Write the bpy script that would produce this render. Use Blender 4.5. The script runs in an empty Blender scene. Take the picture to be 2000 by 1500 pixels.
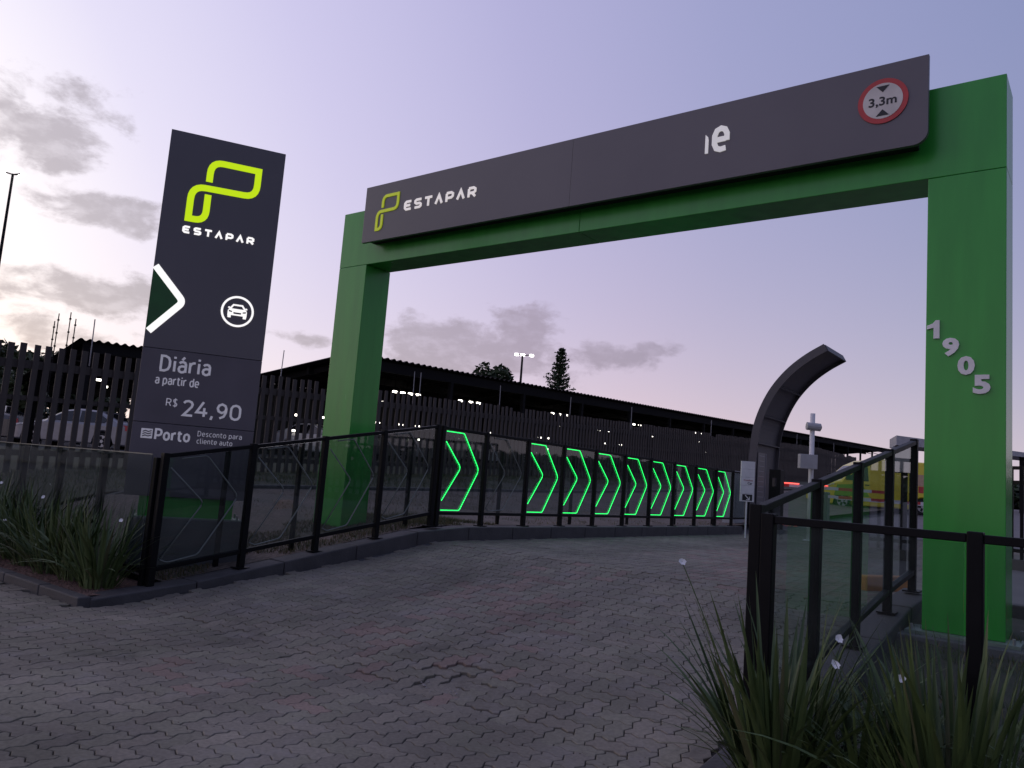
import bpy, bmesh, math, random
import numpy as np
from mathutils import Matrix, Vector
random.seed(7)
RNG = np.random.default_rng(7)
SC = bpy.context.scene
COL = SC.collection
# ------------------------------------------------------------------ camera
EYE = Vector((0, 0, 1.6))
CR = Vector((0.79294224, 0.60449525, 0.07634199))
CU = Vector((0.01168041, -0.14035338, 0.99003257))
CF = Vector((-0.60918485, 0.78414694, 0.11835288))
cd = bpy.data.cameras.new('camera'); cam = bpy.data.objects.new('camera', cd); COL.objects.link(cam)
cd.sensor_width = 36; cd.lens = 1543.42 * 36 / 2000; cd.clip_start = 0.05; cd.clip_end = 3000
cam.matrix_world = Matrix(((CR.x, CU.x, -CF.x, 0), (CR.y, CU.y, -CF.y, 0), (CR.z, CU.z, -CF.z, 1.6), (0, 0, 0, 1)))
SC.camera = cam
# ------------------------------------------------------------------ world: dusk sky
GLOW_AZ, GLOW_EL = 97.0, 3.0      # degrees left of +Y, above horizon
W = bpy.data.worlds.new('World'); SC.world = W; W.use_nodes = True
nt = W.node_tree; nt.nodes.clear()
def N(t, **k):
    n = nt.nodes.new(t)
    for a, b in k.items(): setattr(n, a, b)
    return n
def lk(a, b): nt.links.new(a, b)
def MA(op, a, b=None, c=None, clamp=False):
    n = N('ShaderNodeMath', operation=op, use_clamp=clamp)
    for i, v in enumerate((a, b, c)):
        if v is None: continue
        if isinstance(v, (int, float)): n.inputs[i].default_value = v
        else: lk(v, n.inputs[i])
    return n.outputs[0]
def ramp(fac, stops, interp='LINEAR'):
    n = N('ShaderNodeValToRGB'); cr = n.color_ramp; cr.interpolation = interp
    while len(cr.elements) < len(stops): cr.elements.new(0.5)
    for e, (p, c) in zip(cr.elements, stops): e.position = p; e.color = (*c, 1)
    lk(fac, n.inputs[0]); return n.outputs[0]
def mixc(f, a, b):
    n = N('ShaderNodeMix', data_type='RGBA')
    for s, v in ((n.inputs[0], f), (n.inputs[6], a), (n.inputs[7], b)):
        if isinstance(v, (int, float)): s.default_value = v
        elif isinstance(v, tuple): s.default_value = (*v, 1)
        else: lk(v, s)
    return n.outputs[2]
tc = N('ShaderNodeTexCoord'); sep = N('ShaderNodeSeparateXYZ'); lk(tc.outputs['Generated'], sep.inputs[0])
az = MA('MULTIPLY', MA('ARCTAN2', MA('MULTIPLY', sep.outputs[0], -1.0), sep.outputs[1]), 180 / math.pi)
el = MA('MULTIPLY', MA('ARCSINE', sep.outputs[2]), 180 / math.pi)
ga, ge = math.radians(GLOW_AZ), math.radians(GLOW_EL)
GD = (-math.sin(ga) * math.cos(ge), math.cos(ga) * math.cos(ge), math.sin(ge))
dp = N('ShaderNodeVectorMath', operation='DOT_PRODUCT'); lk(tc.outputs['Generated'], dp.inputs[0]); dp.inputs[1].default_value = GD
q = MA('DIVIDE', MA('ARCCOSINE', dp.outputs['Value']), math.pi)      # 0 at the glow, 1 opposite
d2 = lambda d: d / 180
base = ramp(q, [(0, (1.15, 1.04, .98)), (d2(27), (1.0, .95, 1.0)), (d2(36), (.74, .70, .90)), (d2(47), (.58, .545, .80)), (d2(61), (.42, .405, .665)),
                (d2(74), (.315, .33, .57)), (d2(90), (.235, .268, .49)), (d2(130), (.13, .16, .33)), (1, (.10, .13, .27))])
hz = MA('POWER', 2.718, MA('MULTIPLY', MA('MAXIMUM', el, 0.0), -1 / 9.5))
base = mixc(MA('MULTIPLY', hz, .82), base, ramp(q, [(0, (1.1, .94, .80)), (d2(38), (1.0, .84, .80)), (d2(68), (.95, .68, .66)), (d2(94), (.76, .64, .68)), (1, (.22, .20, .32))]))
# clouds: soft patches of noise in the directions where the evening sky shows them, thin scattered ones elsewhere
cv = N('ShaderNodeCombineXYZ'); lk(MA('MULTIPLY', az, .17), cv.inputs[0]); lk(MA('MULTIPLY', el, .30), cv.inputs[1])
cn = N('ShaderNodeTexNoise'); cn.inputs['Scale'].default_value = 1.5; cn.inputs['Detail'].default_value = 10; cn.inputs['Roughness'].default_value = .62; cn.inputs['Distortion'].default_value = .15
lk(cv.outputs[0], cn.inputs['Vector'])
cn2 = N('ShaderNodeTexNoise'); cn2.inputs['Scale'].default_value = .42; cn2.inputs['Detail'].default_value = 3; lk(cv.outputs[0], cn2.inputs['Vector'])
field = None
for a, e, wa, we, am in [(71.3, 18.5, 4.4, 2.2, 1.15), (69.0, 20.8, 3.0, 1.7, .5), (66.2, 15.3, 4.6, 1.25, .95), (67.0, 9.2, 5.2, 1.6, 1.1), (63.5, 10.4, 2.6, 1.5, .9),
                         (41.5, 8.8, 7.2, 2.6, 1.5), (37.2, 9.9, 3.4, 2.6, 1.3), (30.5, 9.3, 3.8, 1.1, 1.1), (27.8, 9.9, 1.9, .7, .8), (53.2, 8.6, 2.2, .55, .75), (70.5, 10.3, 1.6, .6, .6),
                         (66, 6.8, 5, 1.0, .5), (104, 12, 11, 2.5, .9), (128, 20, 9, 3, .9), (92, 26, 7, 3, .7), (-22, 9, 9, 2, .9), (-60, 15, 12, 3, .9), (-110, 11, 14, 3, .9), (170, 14, 12, 3, .9)]:
    t = MA('ADD', MA('POWER', MA('DIVIDE', MA('SUBTRACT', az, a), wa), 2.0), MA('POWER', MA('DIVIDE', MA('SUBTRACT', el, e), we), 2.0))
    b_ = MA('MULTIPLY', MA('SUBTRACT', 1.0, MA('SQRT', t)), am)
    field = b_ if field is None else MA('MAXIMUM', field, b_)
field = MA('ADD', MA('MAXIMUM', field, -.95), MA('MULTIPLY', MA('SUBTRACT', cn.outputs['Fac'], .5), 3.7))
dens = N('ShaderNodeMapRange', interpolation_type='SMOOTHSTEP'); lk(field, dens.inputs[0]); dens.inputs[1].default_value = -.12; dens.inputs[2].default_value = .62
ccol = ramp(q, [(0, (.50, .45, .48)), (d2(36), (.37, .325, .38)), (d2(60), (.325, .26, .36)), (d2(94), (.24, .22, .33)), (1, (.09, .10, .18))])
ccol = mixc(MA('MULTIPLY', cn2.outputs['Fac'], .22), ccol, base)
cn3 = N('ShaderNodeTexNoise'); cn3.inputs['Scale'].default_value = 3.1; cn3.inputs['Detail'].default_value = 7; cn3.inputs['Roughness'].default_value = .6; lk(cv.outputs[0], cn3.inputs['Vector'])
lite = N('ShaderNodeMapRange', interpolation_type='SMOOTHSTEP'); lk(cn3.outputs['Fac'], lite.inputs[0]); lite.inputs[1].default_value = .42; lite.inputs[2].default_value = .68; lite.inputs[4].default_value = .32
ccol = mixc(lite.outputs[0], ccol, base)
skyc = mixc(MA('MULTIPLY', dens.outputs[0], .90), base, ccol)
ns = N('ShaderNodeTexSky', sky_type='NISHITA'); ns.sun_disc = False; ns.sun_elevation = math.radians(1.5); ns.sun_rotation = math.radians(-GLOW_AZ)
bgA = N('ShaderNodeBackground'); lk(skyc, bgA.inputs[0]); bgA.inputs[1].default_value = 1.0
bgB = N('ShaderNodeBackground'); lk(ns.outputs[0], bgB.inputs[0]); bgB.inputs[1].default_value = .05
ad = N('ShaderNodeAddShader'); lk(bgA.outputs[0], ad.inputs[0]); lk(bgB.outputs[0], ad.inputs[1])
wo = N('ShaderNodeOutputWorld'); lk(ad.outputs[0], wo.inputs[0])
# ------------------------------------------------------------------ sun (already at the horizon, broad and weak)
sl = bpy.data.lights.new('sun', 'SUN'); sl.energy = .12; sl.angle = math.radians(25); sl.color = (1, .84, .74)
so = bpy.data.objects.new('sun', sl); COL.objects.link(so)
so.rotation_euler = Vector((-math.sin(ga) * math.cos(math.radians(8)), math.cos(ga) * math.cos(math.radians(8)), math.sin(math.radians(8)))).to_track_quat('Z', 'Y').to_euler()
vs = SC.view_settings; vs.view_transform = 'Standard'; vs.look = 'None'; vs.exposure = 0; vs.gamma = 1; vs.use_curve_mapping = False
SC.cycles.use_denoising = True; SC.cycles.max_bounces = 6; SC.cycles.transparent_max_bounces = 24; SC.cycles.sample_clamp_indirect = 4
SC.cycles.caustics_reflective = False; SC.cycles.caustics_refractive = False
# ------------------------------------------------------------------ helpers
def cl(v, a=0., b=1.): return min(b, max(a, v))
def ss(t): t = cl(t); return t * t * (3 - 2 * t)
def h1(y):                      # kerb-top level along the drive
    if y < 4.4: return .055
    if y < 9.1: return .055 + (y - 4.4) / 4.7 * .715
    return .77 + .04 * max(0, min(y, 60) - 22)
def Rz(y):                      # road surface of the drive
    k = .055 + .145 * ss((y - 4.2) / 4.2)
    return h1(y) - k + (-.004 * max(0, 3.9 - y) if y < 3.9 else 0)
def Lz(y): return 1.03 + .038 * (min(max(y, 3), 60) - 7.5)
def Tz(x, y):                   # land left of the drive
    g = ss((-9 - x) / 8.5) * ss((y - 4.6) / 2.6)
    v = h1(y) + g * (Lz(y) - h1(y))
    if x < -18: v += min(.35, .03 * (-18 - x)) * ss((y - 4.6) / 2.6)
    return v
def land(x, y): return Tz(x, y) if x < -8.4 else Rz(y)

MATS = {}
def mat(name, col, rough=.6, metal=0., col2=None, nscale=6., bump=0., bscale=40., spec=.5, emit=None, estr=1., detail=5, coat=0., stretch=None):
    if name in MATS: return MATS[name]
    m = bpy.data.materials.new(name); m.use_nodes = True; t = m.node_tree; b = t.nodes['Principled BSDF']
    b.inputs['Roughness'].default_value = rough; b.inputs['Metallic'].default_value = metal
    b.inputs['Specular IOR Level'].default_value = spec; b.inputs['Coat Weight'].default_value = coat; b.inputs['Coat Roughness'].default_value = .08
    co = t.nodes.new('ShaderNodeTexCoord'); mp = t.nodes.new('ShaderNodeMapping'); t.links.new(co.outputs['Object'], mp.inputs[0])
    if stretch: mp.inputs['Scale'].default_value = stretch
    nz = t.nodes.new('ShaderNodeTexNoise'); nz.inputs['Scale'].default_value = nscale; nz.inputs['Detail'].default_value = detail; t.links.new(mp.outputs[0], nz.inputs['Vector'])
    c2 = col2 or tuple(x * .82 for x in col)
    r = t.nodes.new('ShaderNodeValToRGB'); r.color_ramp.elements[0].position = .32; r.color_ramp.elements[1].position = .68
    r.color_ramp.elements[0].color = (*c2, 1); r.color_ramp.elements[1].color = (*col, 1)
    t.links.new(nz.outputs['Fac'], r.inputs[0]); t.links.new(r.outputs[0], b.inputs['Base Color'])
    rr = t.nodes.new('ShaderNodeMapRange'); rr.inputs[3].default_value = rough * .85; rr.inputs[4].default_value = min(1, rough * 1.18); t.links.new(nz.outputs['Fac'], rr.inputs[0]); t.links.new(rr.outputs[0], b.inputs['Roughness'])
    if bump:
        n2 = t.nodes.new('ShaderNodeTexNoise'); n2.inputs['Scale'].default_value = bscale; n2.inputs['Detail'].default_value = 6; t.links.new(mp.outputs[0], n2.inputs['Vector'])
        bp = t.nodes.new('ShaderNodeBump'); bp.inputs['Strength'].default_value = bump; bp.inputs['Distance'].default_value = .02; t.links.new(n2.outputs['Fac'], bp.inputs['Height']); t.links.new(bp.outputs[0], b.inputs['Normal'])
    if emit:
        b.inputs['Emission Color'].default_value = (*emit, 1); b.inputs['Emission Strength'].default_value = estr
    MATS[name] = m; return m
def glass_mat(name, tint, refl=.06, rough=.02, haze=0., ior=1.4):
    m = bpy.data.materials.new(name); m.use_nodes = True; t = m.node_tree; t.nodes.clear()
    tr = t.nodes.new('ShaderNodeBsdfTransparent'); tr.inputs[0].default_value = (*tint, 1)
    gl = t.nodes.new('ShaderNodeBsdfGlossy'); gl.inputs['Roughness'].default_value = rough; gl.inputs[0].default_value = (.9, .95, .93, 1)
    fr_n = t.nodes.new('ShaderNodeFresnel'); fr_n.inputs[0].default_value = ior
    ge_ = t.nodes.new('ShaderNodeNewGeometry'); inv = t.nodes.new('ShaderNodeMath'); inv.operation = 'SUBTRACT'; inv.inputs[0].default_value = 1; t.links.new(ge_.outputs['Backfacing'], inv.inputs[1])
    fr = t.nodes.new('ShaderNodeMath'); fr.operation = 'MULTIPLY'; t.links.new(fr_n.outputs[0], fr.inputs[0]); t.links.new(inv.outputs[0], fr.inputs[1])
    co = t.nodes.new('ShaderNodeTexCoord'); nz = t.nodes.new('ShaderNodeTexNoise'); nz.inputs['Scale'].default_value = 3.0; nz.inputs['Detail'].default_value = 6; t.links.new(co.outputs['Object'], nz.inputs['Vector'])
    df = t.nodes.new('ShaderNodeBsdfDiffuse'); df.inputs[0].default_value = (.25, .27, .26, 1)
    mx0 = t.nodes.new('ShaderNodeMixShader'); mr = t.nodes.new('ShaderNodeMapRange'); mr.inputs[1].default_value = .35; mr.inputs[2].default_value = .75; mr.inputs[3].default_value = haze * .3; mr.inputs[4].default_value = haze
    t.links.new(nz.outputs['Fac'], mr.inputs[0]); t.links.new(mr.outputs[0], mx0.inputs[0]); t.links.new(tr.outputs[0], mx0.inputs[1]); t.links.new(df.outputs[0], mx0.inputs[2])
    mx = t.nodes.new('ShaderNodeMixShader'); o = t.nodes.new('ShaderNodeOutputMaterial')
    t.links.new(fr.outputs[0], mx.inputs[0]); t.links.new(mx0.outputs[0], mx.inputs[1]); t.links.new(gl.outputs[0], mx.inputs[2]); t.links.new(mx.outputs[0], o.inputs[0])
    MATS[name] = m; return m

class MB:
    def __init__(s): s.v = []; s.f = []
    def add(s, vs, fs):
        o = len(s.v); s.v += [tuple(v) for v in vs]; s.f += [tuple(i + o for i in f) for f in fs]; return s
    def hexa(s, p):             # 8 corners: bottom ring 0-3, top ring 4-7
        return s.add(p, [(0, 3, 2, 1), (4, 5, 6, 7), (0, 1, 5, 4), (1, 2, 6, 5), (2, 3, 7, 6), (3, 0, 4, 7)])
    def box(s, x0, x1, y0, y1, z0, z1):
        return s.hexa([(x0, y0, z0), (x1, y0, z0), (x1, y1, z0), (x0, y1, z0), (x0, y0, z1), (x1, y0, z1), (x1, y1, z1), (x0, y1, z1)])
    def beam(s, a, b, w, h, up=(0, 0, 1)):
        a, b = Vector(a), Vector(b); d = (b - a).normalized(); u = Vector(up); r = d.cross(u).normalized() * (w / 2); u = r.cross(d).normalized() * (h / 2)
        return s.hexa([a - r - u, a + r - u, b + r - u, b - r - u, a - r + u, a + r + u, b + r + u, b - r + u])
    def tube(s, path, r, n=8, caps=True):
        P = [Vector(p) for p in path]; rings = []
        for i, p in enumerate(P):
            d = (P[min(i + 1, len(P) - 1)] - P[max(i - 1, 0)]).normalized()
            a = d.cross(Vector((0, 0, 1)))
            if a.length < 1e-3: a = d.cross(Vector((1, 0, 0)))
            a.normalize(); b = d.cross(a); rr = r[i] if isinstance(r, (list, tuple)) else r
            rings.append([p + a * math.cos(k * 2 * math.pi / n) * rr + b * math.sin(k * 2 * math.pi / n) * rr for k in range(n)])
        o = len(s.v); s.v += [tuple(v) for R in rings for v in R]
        for i in range(len(P) - 1):
            for k in range(n): s.f.append((o + i * n + k, o + i * n + (k + 1) % n, o + (i + 1) * n + (k + 1) % n, o + (i + 1) * n + k))
        if caps: s.f.append(tuple(o + k for k in range(n))[::-1]); s.f.append(tuple(o + (len(P) - 1) * n + k for k in range(n)))
        return s
    def prism(s, poly, fn, d0, d1):     # poly in (u,v); fn(u,v,w)->xyz
        n = len(poly); o = len(s.v)
        s.v += [tuple(fn(u, v, d0)) for u, v in poly] + [tuple(fn(u, v, d1)) for u, v in poly]
        s.f.append(tuple(o + i for i in range(n))[::-1]); s.f.append(tuple(o + n + i for i in range(n)))
        for i in range(n): s.f.append((o + i, o + (i + 1) % n, o + n + (i + 1) % n, o + n + i))
        return s
    def strip(s, pts, w, fn, d0, d1, closed=False):   # stroked polyline, extruded
        P = [Vector(p) for p in pts]; n = len(P); L = []; R = []
        for i in range(n):
            a = P[i - 1] if (closed or i) else None; b = P[(i + 1) % n] if (closed or i < n - 1) else None
            d1_ = (P[i] - a).normalized() if a is not None else None; d2_ = (b - P[i]).normalized() if b is not None else None
            if d1_ is None: d1_ = d2_
            if d2_ is None: d2_ = d1_
            n1 = Vector((-d1_.y, d1_.x)); n2 = Vector((-d2_.y, d2_.x)); m = n1 + n2
            m = m.normalized() if m.length > 1e-6 else n1
            k = (w / 2) / max(.35, m.dot(n1)); L.append(P[i] + m * k); R.append(P[i] - m * k)
        o = len(s.v)
        for d in (d0, d1):
            s.v += [tuple(fn(p.x, p.y, d)) for p in L] + [tuple(fn(p.x, p.y, d)) for p in R]
        for i in range(n if closed else n - 1):
            j = (i + 1) % n; a, b, c, e = o + i, o + j, o + n + j, o + n + i; k = 2 * n
            s.f += [(a, b, c, e), (a + k, e + k, c + k, b + k), (a, a + k, b + k, b), (e, c, c + k, e + k)]
        if not closed:
            k = 2 * n
            for i in (0, n - 1): s.f.append((o + i, o + n + i, o + n + i + k, o + i + k))
        return s
def bevel(o, w=.006, seg=2):
    m = o.modifiers.new('bevel', 'BEVEL'); m.width = w; m.segments = seg; m.limit_method = 'ANGLE'; m.angle_limit = math.radians(40); return o
def obj(name, mb, m, parent=None, smooth=False, fixn=True, bev=0):
    me = bpy.data.meshes.new(name); me.from_pydata(mb.v, [], mb.f)
    if fixn:
        b = bmesh.new(); b.from_mesh(me); bmesh.ops.recalc_face_normals(b, faces=b.faces[:]); b.to_mesh(me); b.free()
    if smooth: me.polygons.foreach_set('use_smooth', [True] * len(me.polygons))
    me.materials.append(m); o = bpy.data.objects.new(name, me); COL.objects.link(o)
    if parent is not None:
        o.parent = parent
        o.matrix_parent_inverse = Matrix.Translation(parent.location).inverted() if parent.type == 'EMPTY' else Matrix.Identity(4)
    if bev: bevel(o, bev)
    return o
def tag(o, label, cat=None, group=None, kind=None):
    if label: o['label'] = label
    if cat: o['category'] = cat
    if group: o['group'] = group
    if kind: o['kind'] = kind
    return o
def thing(name, label, cat, loc=(0, 0, 0), group=None):
    o = bpy.data.objects.new(name, None); COL.objects.link(o); o.location = loc; o.empty_display_size = .2
    return tag(o, label, cat, group)
def struct(name, mb, m, label=None, smooth=False):
    o = obj(name, mb, m, smooth=smooth, fixn=False); o['kind'] = 'structure'
    if label: o['label'] = label
    return o
def dup(root, M, label, group=None):
    r = root.copy(); COL.objects.link(r); r.matrix_world = M; r['label'] = label
    if group: r['group'] = group
    for ch in root.children:
        c = ch.copy(); COL.objects.link(c); c.parent = r
        for g in ch.children: d = g.copy(); COL.objects.link(d); d.parent = c
    return r
def rounded(pts, radii, n=6):
    out = []
    for i, (p, r) in enumerate(zip(pts, radii)):
        if r <= 0 or i in (0, len(pts) - 1): out.append(p); continue
        P = Vector(p); a = (Vector(pts[i - 1]) - P).normalized(); b = (Vector(pts[i + 1]) - P).normalized(); s, e = P + a * r, P + b * r
        for k in range(n + 1):
            t = k / n; out.append(tuple(s * (1 - t) ** 2 + P * 2 * t * (1 - t) + e * t * t))
    return out
def text_obj(name, body, fn, u0, v0, u1, v1, m, parent, off=.0, d0=0., d1=.01):
    c = bpy.data.curves.new(name, 'FONT'); c.body = body; c.size = 1; c.offset = off; c.extrude = .5; c.resolution_u = 3
    o = bpy.data.objects.new(name + '_src', c); COL.objects.link(o)
    me = o.evaluated_get(bpy.context.evaluated_depsgraph_get()).to_mesh(); V = np.array([v.co[:] for v in me.vertices]); F = [tuple(p.vertices) for p in me.polygons]
    bpy.data.objects.remove(o); lo, hi = V.min(0), V.max(0); mb = MB()
    mb.v = [tuple(fn(u0 + (v[0] - lo[0]) / (hi[0] - lo[0]) * (u1 - u0), v0 + (v[1] - lo[1]) / (hi[1] - lo[1]) * (v1 - v0), d0 if v[2] < 0 else d1)) for v in V]; mb.f = F
    return obj(name, mb, m, parent, fixn=False)

# ------------------------------------------------------------------ materials
black_metal = mat('black_powder_coat', (.007, .007, .008), .5, col2=(.005, .005, .006), nscale=9, bump=.05, bscale=180, spec=.13)
green_clad = mat('green_composite_panel', (.046, .385, .052), .25, col2=(.037, .325, .043), nscale=2.2, bump=.04, bscale=2.5, spec=.5, stretch=(2.6, 2.6, .35))
grey_clad = mat('graphite_composite_panel', (.135, .122, .134), .33, col2=(.116, .105, .117), nscale=.8, bump=.03, bscale=3, spec=.5)
grey_low = mat('graphite_matte_panel', (.135, .118, .135), .45, nscale=2)
sign_shade_m = mat('painted_sign_shade', (.012, .012, .014), .7)
white_lit = mat('lit_white_acrylic', (.8, .8, .78), .4, emit=(1, .97, .93), estr=.95)
lime_lit = mat('lit_lime_acrylic', (.5, .65, .0), .4, emit=(.54, .78, .0), estr=.85)
white_sign = mat('white_letter_acrylic', (.80, .76, .76), .4, emit=(1, .93, .88), estr=.45)
lime_sign = mat('lime_letter_acrylic', (.62, .70, .02), .4, emit=(.62, .74, .0), estr=.25)
grey_print = mat('pale_grey_vinyl', (.75, .72, .76), .5, nscale=8, emit=(.95, .92, 1), estr=.12)
steel = mat('brushed_steel_digit', (.90, .87, .85), .42, metal=.0, nscale=5)
dark_green = mat('dark_green_vinyl', (.025, .13, .03), .5)
concrete = mat('grey_concrete', (.16, .155, .16), .85, col2=(.10, .098, .10), nscale=5, bump=.35, bscale=30)
kerb_m = mat('painted_kerb', (.075, .070, .072), .75, col2=(.05, .046, .048), nscale=4, bump=.3, bscale=35)
orange_m = mat('orange_painted_kerb', (.52, .22, .07), .75, col2=(.42, .18, .07), nscale=9, bump=.25, bscale=30)
red_paint = mat('red_sign_film', (.55, .05, .05), .45)
white_paint = mat('white_paint', (.72, .70, .70), .5, col2=(.62, .60, .61), nscale=6)
led_green = mat('green_led_tube', (.1, .8, .15), .4, emit=(.015, 1.0, .15), estr=2.1)
led_off = mat('unlit_led_tube', (.16, .18, .17), .3)
led_red = mat('red_led_strip', (.8, .05, .05), .4, emit=(1, .10, .08), estr=2.6)
lamp_lit = mat('lit_lamp_lens', (.9, .9, .85), .4, emit=(1, .93, .82), estr=6)
slat_m = mat('weathered_dark_timber', (.082, .066, .060), .8, col2=(.055, .045, .042), nscale=3, bump=.3, bscale=20, stretch=(6, 6, .6))
roof_m = mat('dark_corrugated_sheet', (.02, .016, .018), .9, col2=(.014, .011, .012), nscale=2, spec=.15)
dark_steel = mat('dark_structural_steel', (.014, .013, .014), .9, nscale=4, spec=.15)
rubber = mat('tyre_rubber', (.012, .012, .012), .85)
rim_m = mat('alloy_rim', (.45, .45, .47), .3, metal=.7)
car_glass = mat('dark_car_glass', (.008, .009, .011), .06, spec=.6)
glassL = glass_mat('tinted_railing_glass', (.76, .80, .785), haze=.06, ior=1.75)
glassF = glass_mat('smoked_railing_glass', (.72, .76, .74), haze=.05, ior=1.5)
edge_m = mat('glass_edge', (.16, .18, .15), .3)
glassR = glass_mat('tinted_entrance_glass', (.87, .91, .895), haze=.04, ior=1.33)
arch_m = mat('graphite_sheet_steel', (.075, .07, .078), .5, col2=(.06, .056, .063), nscale=2)
bark = mat('tree_bark', (.07, .05, .04), .9, bump=.4)
leaf_dark = mat('evergreen_leaf', (.035, .06, .02), .6, col2=(.022, .04, .015), nscale=2)
blade_m = mat('sword_leaf', (.095, .132, .042), .5, col2=(.055, .092, .028), nscale=2.2)
blade_dry = mat('dry_sword_leaf', (.13, .125, .06), .6, col2=(.08, .09, .035), nscale=4)
petal_m = mat('white_petal', (.85, .83, .80), .5)

# ------------------------------------------------------------------ ground and setting
def grid(xs, ys, fz, name, m, label=None):
    mb = MB(); nx, ny = len(xs), len(ys)
    mb.v = [(x, y, fz(x, y)) for y in ys for x in xs]
    mb.f = [(j * nx + i, j * nx + i + 1, (j + 1) * nx + i + 1, (j + 1) * nx + i) for j in range(ny - 1) for i in range(nx - 1)]
    return struct(name, mb, m, label, smooth=True)
def lin(a, b, st): n = max(1, int(round((b - a) / st))); return [a + (b - a) * i / n for i in range(n + 1)]
earth = mat('bare_earth', (.10, .08, .062), .95, col2=(.05, .05, .03), nscale=1.2, bump=.5, bscale=15)
asphalt = mat('asphalt', (.075, .072, .075), .9, col2=(.055, .053, .056), nscale=1.5, bump=.3, bscale=60)
xs = [-1200, -600, -300, -150, -90] + lin(-60, 14, 1.0) + [30, 60, 150, 400, 1000]; ys = [-600, -200, -60, -20] + lin(-8, 66, .8) + [90, 150, 300, 700, 1500]
def gz(x, y):
    z = Rz(y) - .05 if x > -8.4 else Tz(x, y) - .09
    if -1.9 < x and 3.5 < y < 10: z = min(z, Rz(y) - .30)
    return z
grid(xs, ys, gz, 'ground', asphalt)
def verge_material():
    m = mat('worn_brick_verge', (.20, .145, .13), .92, col2=(.105, .085, .07), nscale=1.6, bump=.5, bscale=25); t = m.node_tree; b = t.nodes['Principled BSDF']
    src = b.inputs['Base Color'].links[0].from_socket; co = t.nodes.new('ShaderNodeTexCoord'); br = t.nodes.new('ShaderNodeTexBrick'); br.inputs['Scale'].default_value = 4.2; br.inputs['Mortar Size'].default_value = .03
    br.inputs[1].default_value = (1, 1, 1, 1); br.inputs[2].default_value = (.72, .7, .7, 1); br.inputs[3].default_value = (.42, .42, .34, 1); t.links.new(co.outputs['Object'], br.inputs[0])
    mx = t.nodes.new('ShaderNodeMix'); mx.data_type = 'RGBA'; mx.blend_type = 'MULTIPLY'; mx.inputs[0].default_value = 1; t.links.new(src, mx.inputs[6]); t.links.new(br.outputs[0], mx.inputs[7]); t.links.new(mx.outputs[2], b.inputs['Base Color']); return m
verge_m = verge_material()
grid(lin(-14.05, -8.6, .5), lin(4.95, 62, .6), lambda x, y: Tz(x, y) + .004, 'verge_pavement', verge_m, 'worn pinkish brick verge behind the glass railing')
lawn_m = mat('lawn_soil', (.06, .062, .03), .95, col2=(.04, .036, .025), nscale=2.5, bump=.6, bscale=30)
grid(lin(-26, -14.2, .6), lin(4.95, 62, .6), lambda x, y: Tz(x, y) + .03, 'lawn', lawn_m)
mulch_m = mat('red_gravel_mulch', (.23, .125, .10), .95, col2=(.10, .065, .05), nscale=24, bump=.8, bscale=70)
grid(lin(-26, -8.42, .4), lin(3.98, 4.95, .12), lambda x, y: h1(4.5) + .004 + .006 * math.sin(x * 7) * math.sin(y * 9), 'planting_bed', mulch_m, 'red gravel planting bed under the lily clumps before the railing')
def bedR(x, y): return max(.09, h1(y) - .16 - .06 * ss((x + 1.4) / 2)) + .02 * math.sin(x * 5) * math.sin(y * 6)
soil_m = mat('dark_bed_soil', (.075, .062, .05), .95, col2=(.04, .045, .026), nscale=6, bump=.7, bscale=40)
grid(lin(-1.78, 8, .25), lin(4.02, 9.5, .25), bedR, 'planting_bed', soil_m, 'dark soil planting bed round the green gate pillar')
def kerb_run(name, pts, w, h, zf, m, label, seg=1.0):     # pieces of kerb along a polyline, small open joints
    root = None
    for (x0, y0), (x1, y1) in zip(pts[:-1], pts[1:]):
        L = math.hypot(x1 - x0, y1 - y0); n = max(1, int(round(L / seg)))
        for k in range(n):
            a, b = k / n + .003 / L * 2, (k + 1) / n - .003 / L * 2
            ax, ay, bx, by = x0 + (x1 - x0) * a, y0 + (y1 - y0) * a, x0 + (x1 - x0) * b, y0 + (y1 - y0) * b
            dx, dy = (x1 - x0) / L, (y1 - y0) / L; nx, ny = -dy * w / 2, dx * w / 2; j = random.uniform(-.004, .004)
            za, zb = zf(ax, ay) + j, zf(bx, by) + j
            mb = MB().hexa([(ax - nx, ay - ny, za - h), (ax + nx, ay + ny, za - h), (bx + nx, by + ny, zb - h), (bx - nx, by - ny, zb - h), (ax - nx, ay - ny, za), (ax + nx, ay + ny, za), (bx + nx, by + ny, zb), (bx - nx, by - ny, zb)])
            if root is None: root = thing(name, None, None, (ax, ay, za - h)); root['kind'] = 'structure'; root['label'] = label
            obj('kerb_stone', mb, m, root, bev=.014)
    return root
kerb_run('kerb', [(-8.44, 4.0), (-8.44, 21.5)], .32, .55, lambda x, y: h1(y) + .004, kerb_m, 'dark painted kerb under the glass railing of the drive', 1.2)
kerb_run('kerb', [(-8.29, 3.95), (-24, 3.95)], .14, .35, lambda x, y: .088, kerb_m, 'low kerb along the front of the lily bed', .9)
kerb_run('kerb', [(-1.76, 4.0), (-1.76, 9.75)], .30, .55, lambda x, y: h1(y) - .03, kerb_m, 'dark concrete kerb climbing beside the gate pillar', 1.2)
kerb_run('kerb', [(-1.62, 3.93), (6, 3.93)], .14, .35, lambda x, y: .08, kerb_m, 'low kerb in front of the soil bed', .9)
kerb_run('kerb', [(-14.12, 5.2), (-14.12, 40)], .15, .3, lambda x, y: Tz(x, y) + .07, kerb_m, 'kerb between brick verge and lawn', 2.2)
kerb_run('kerb', [(-1.76, 9.78), (7, 9.78)], .2, .5, lambda x, y: h1(9.6) - .05, kerb_m, 'kerb behind the gate pillar bed', 1.2)

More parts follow.
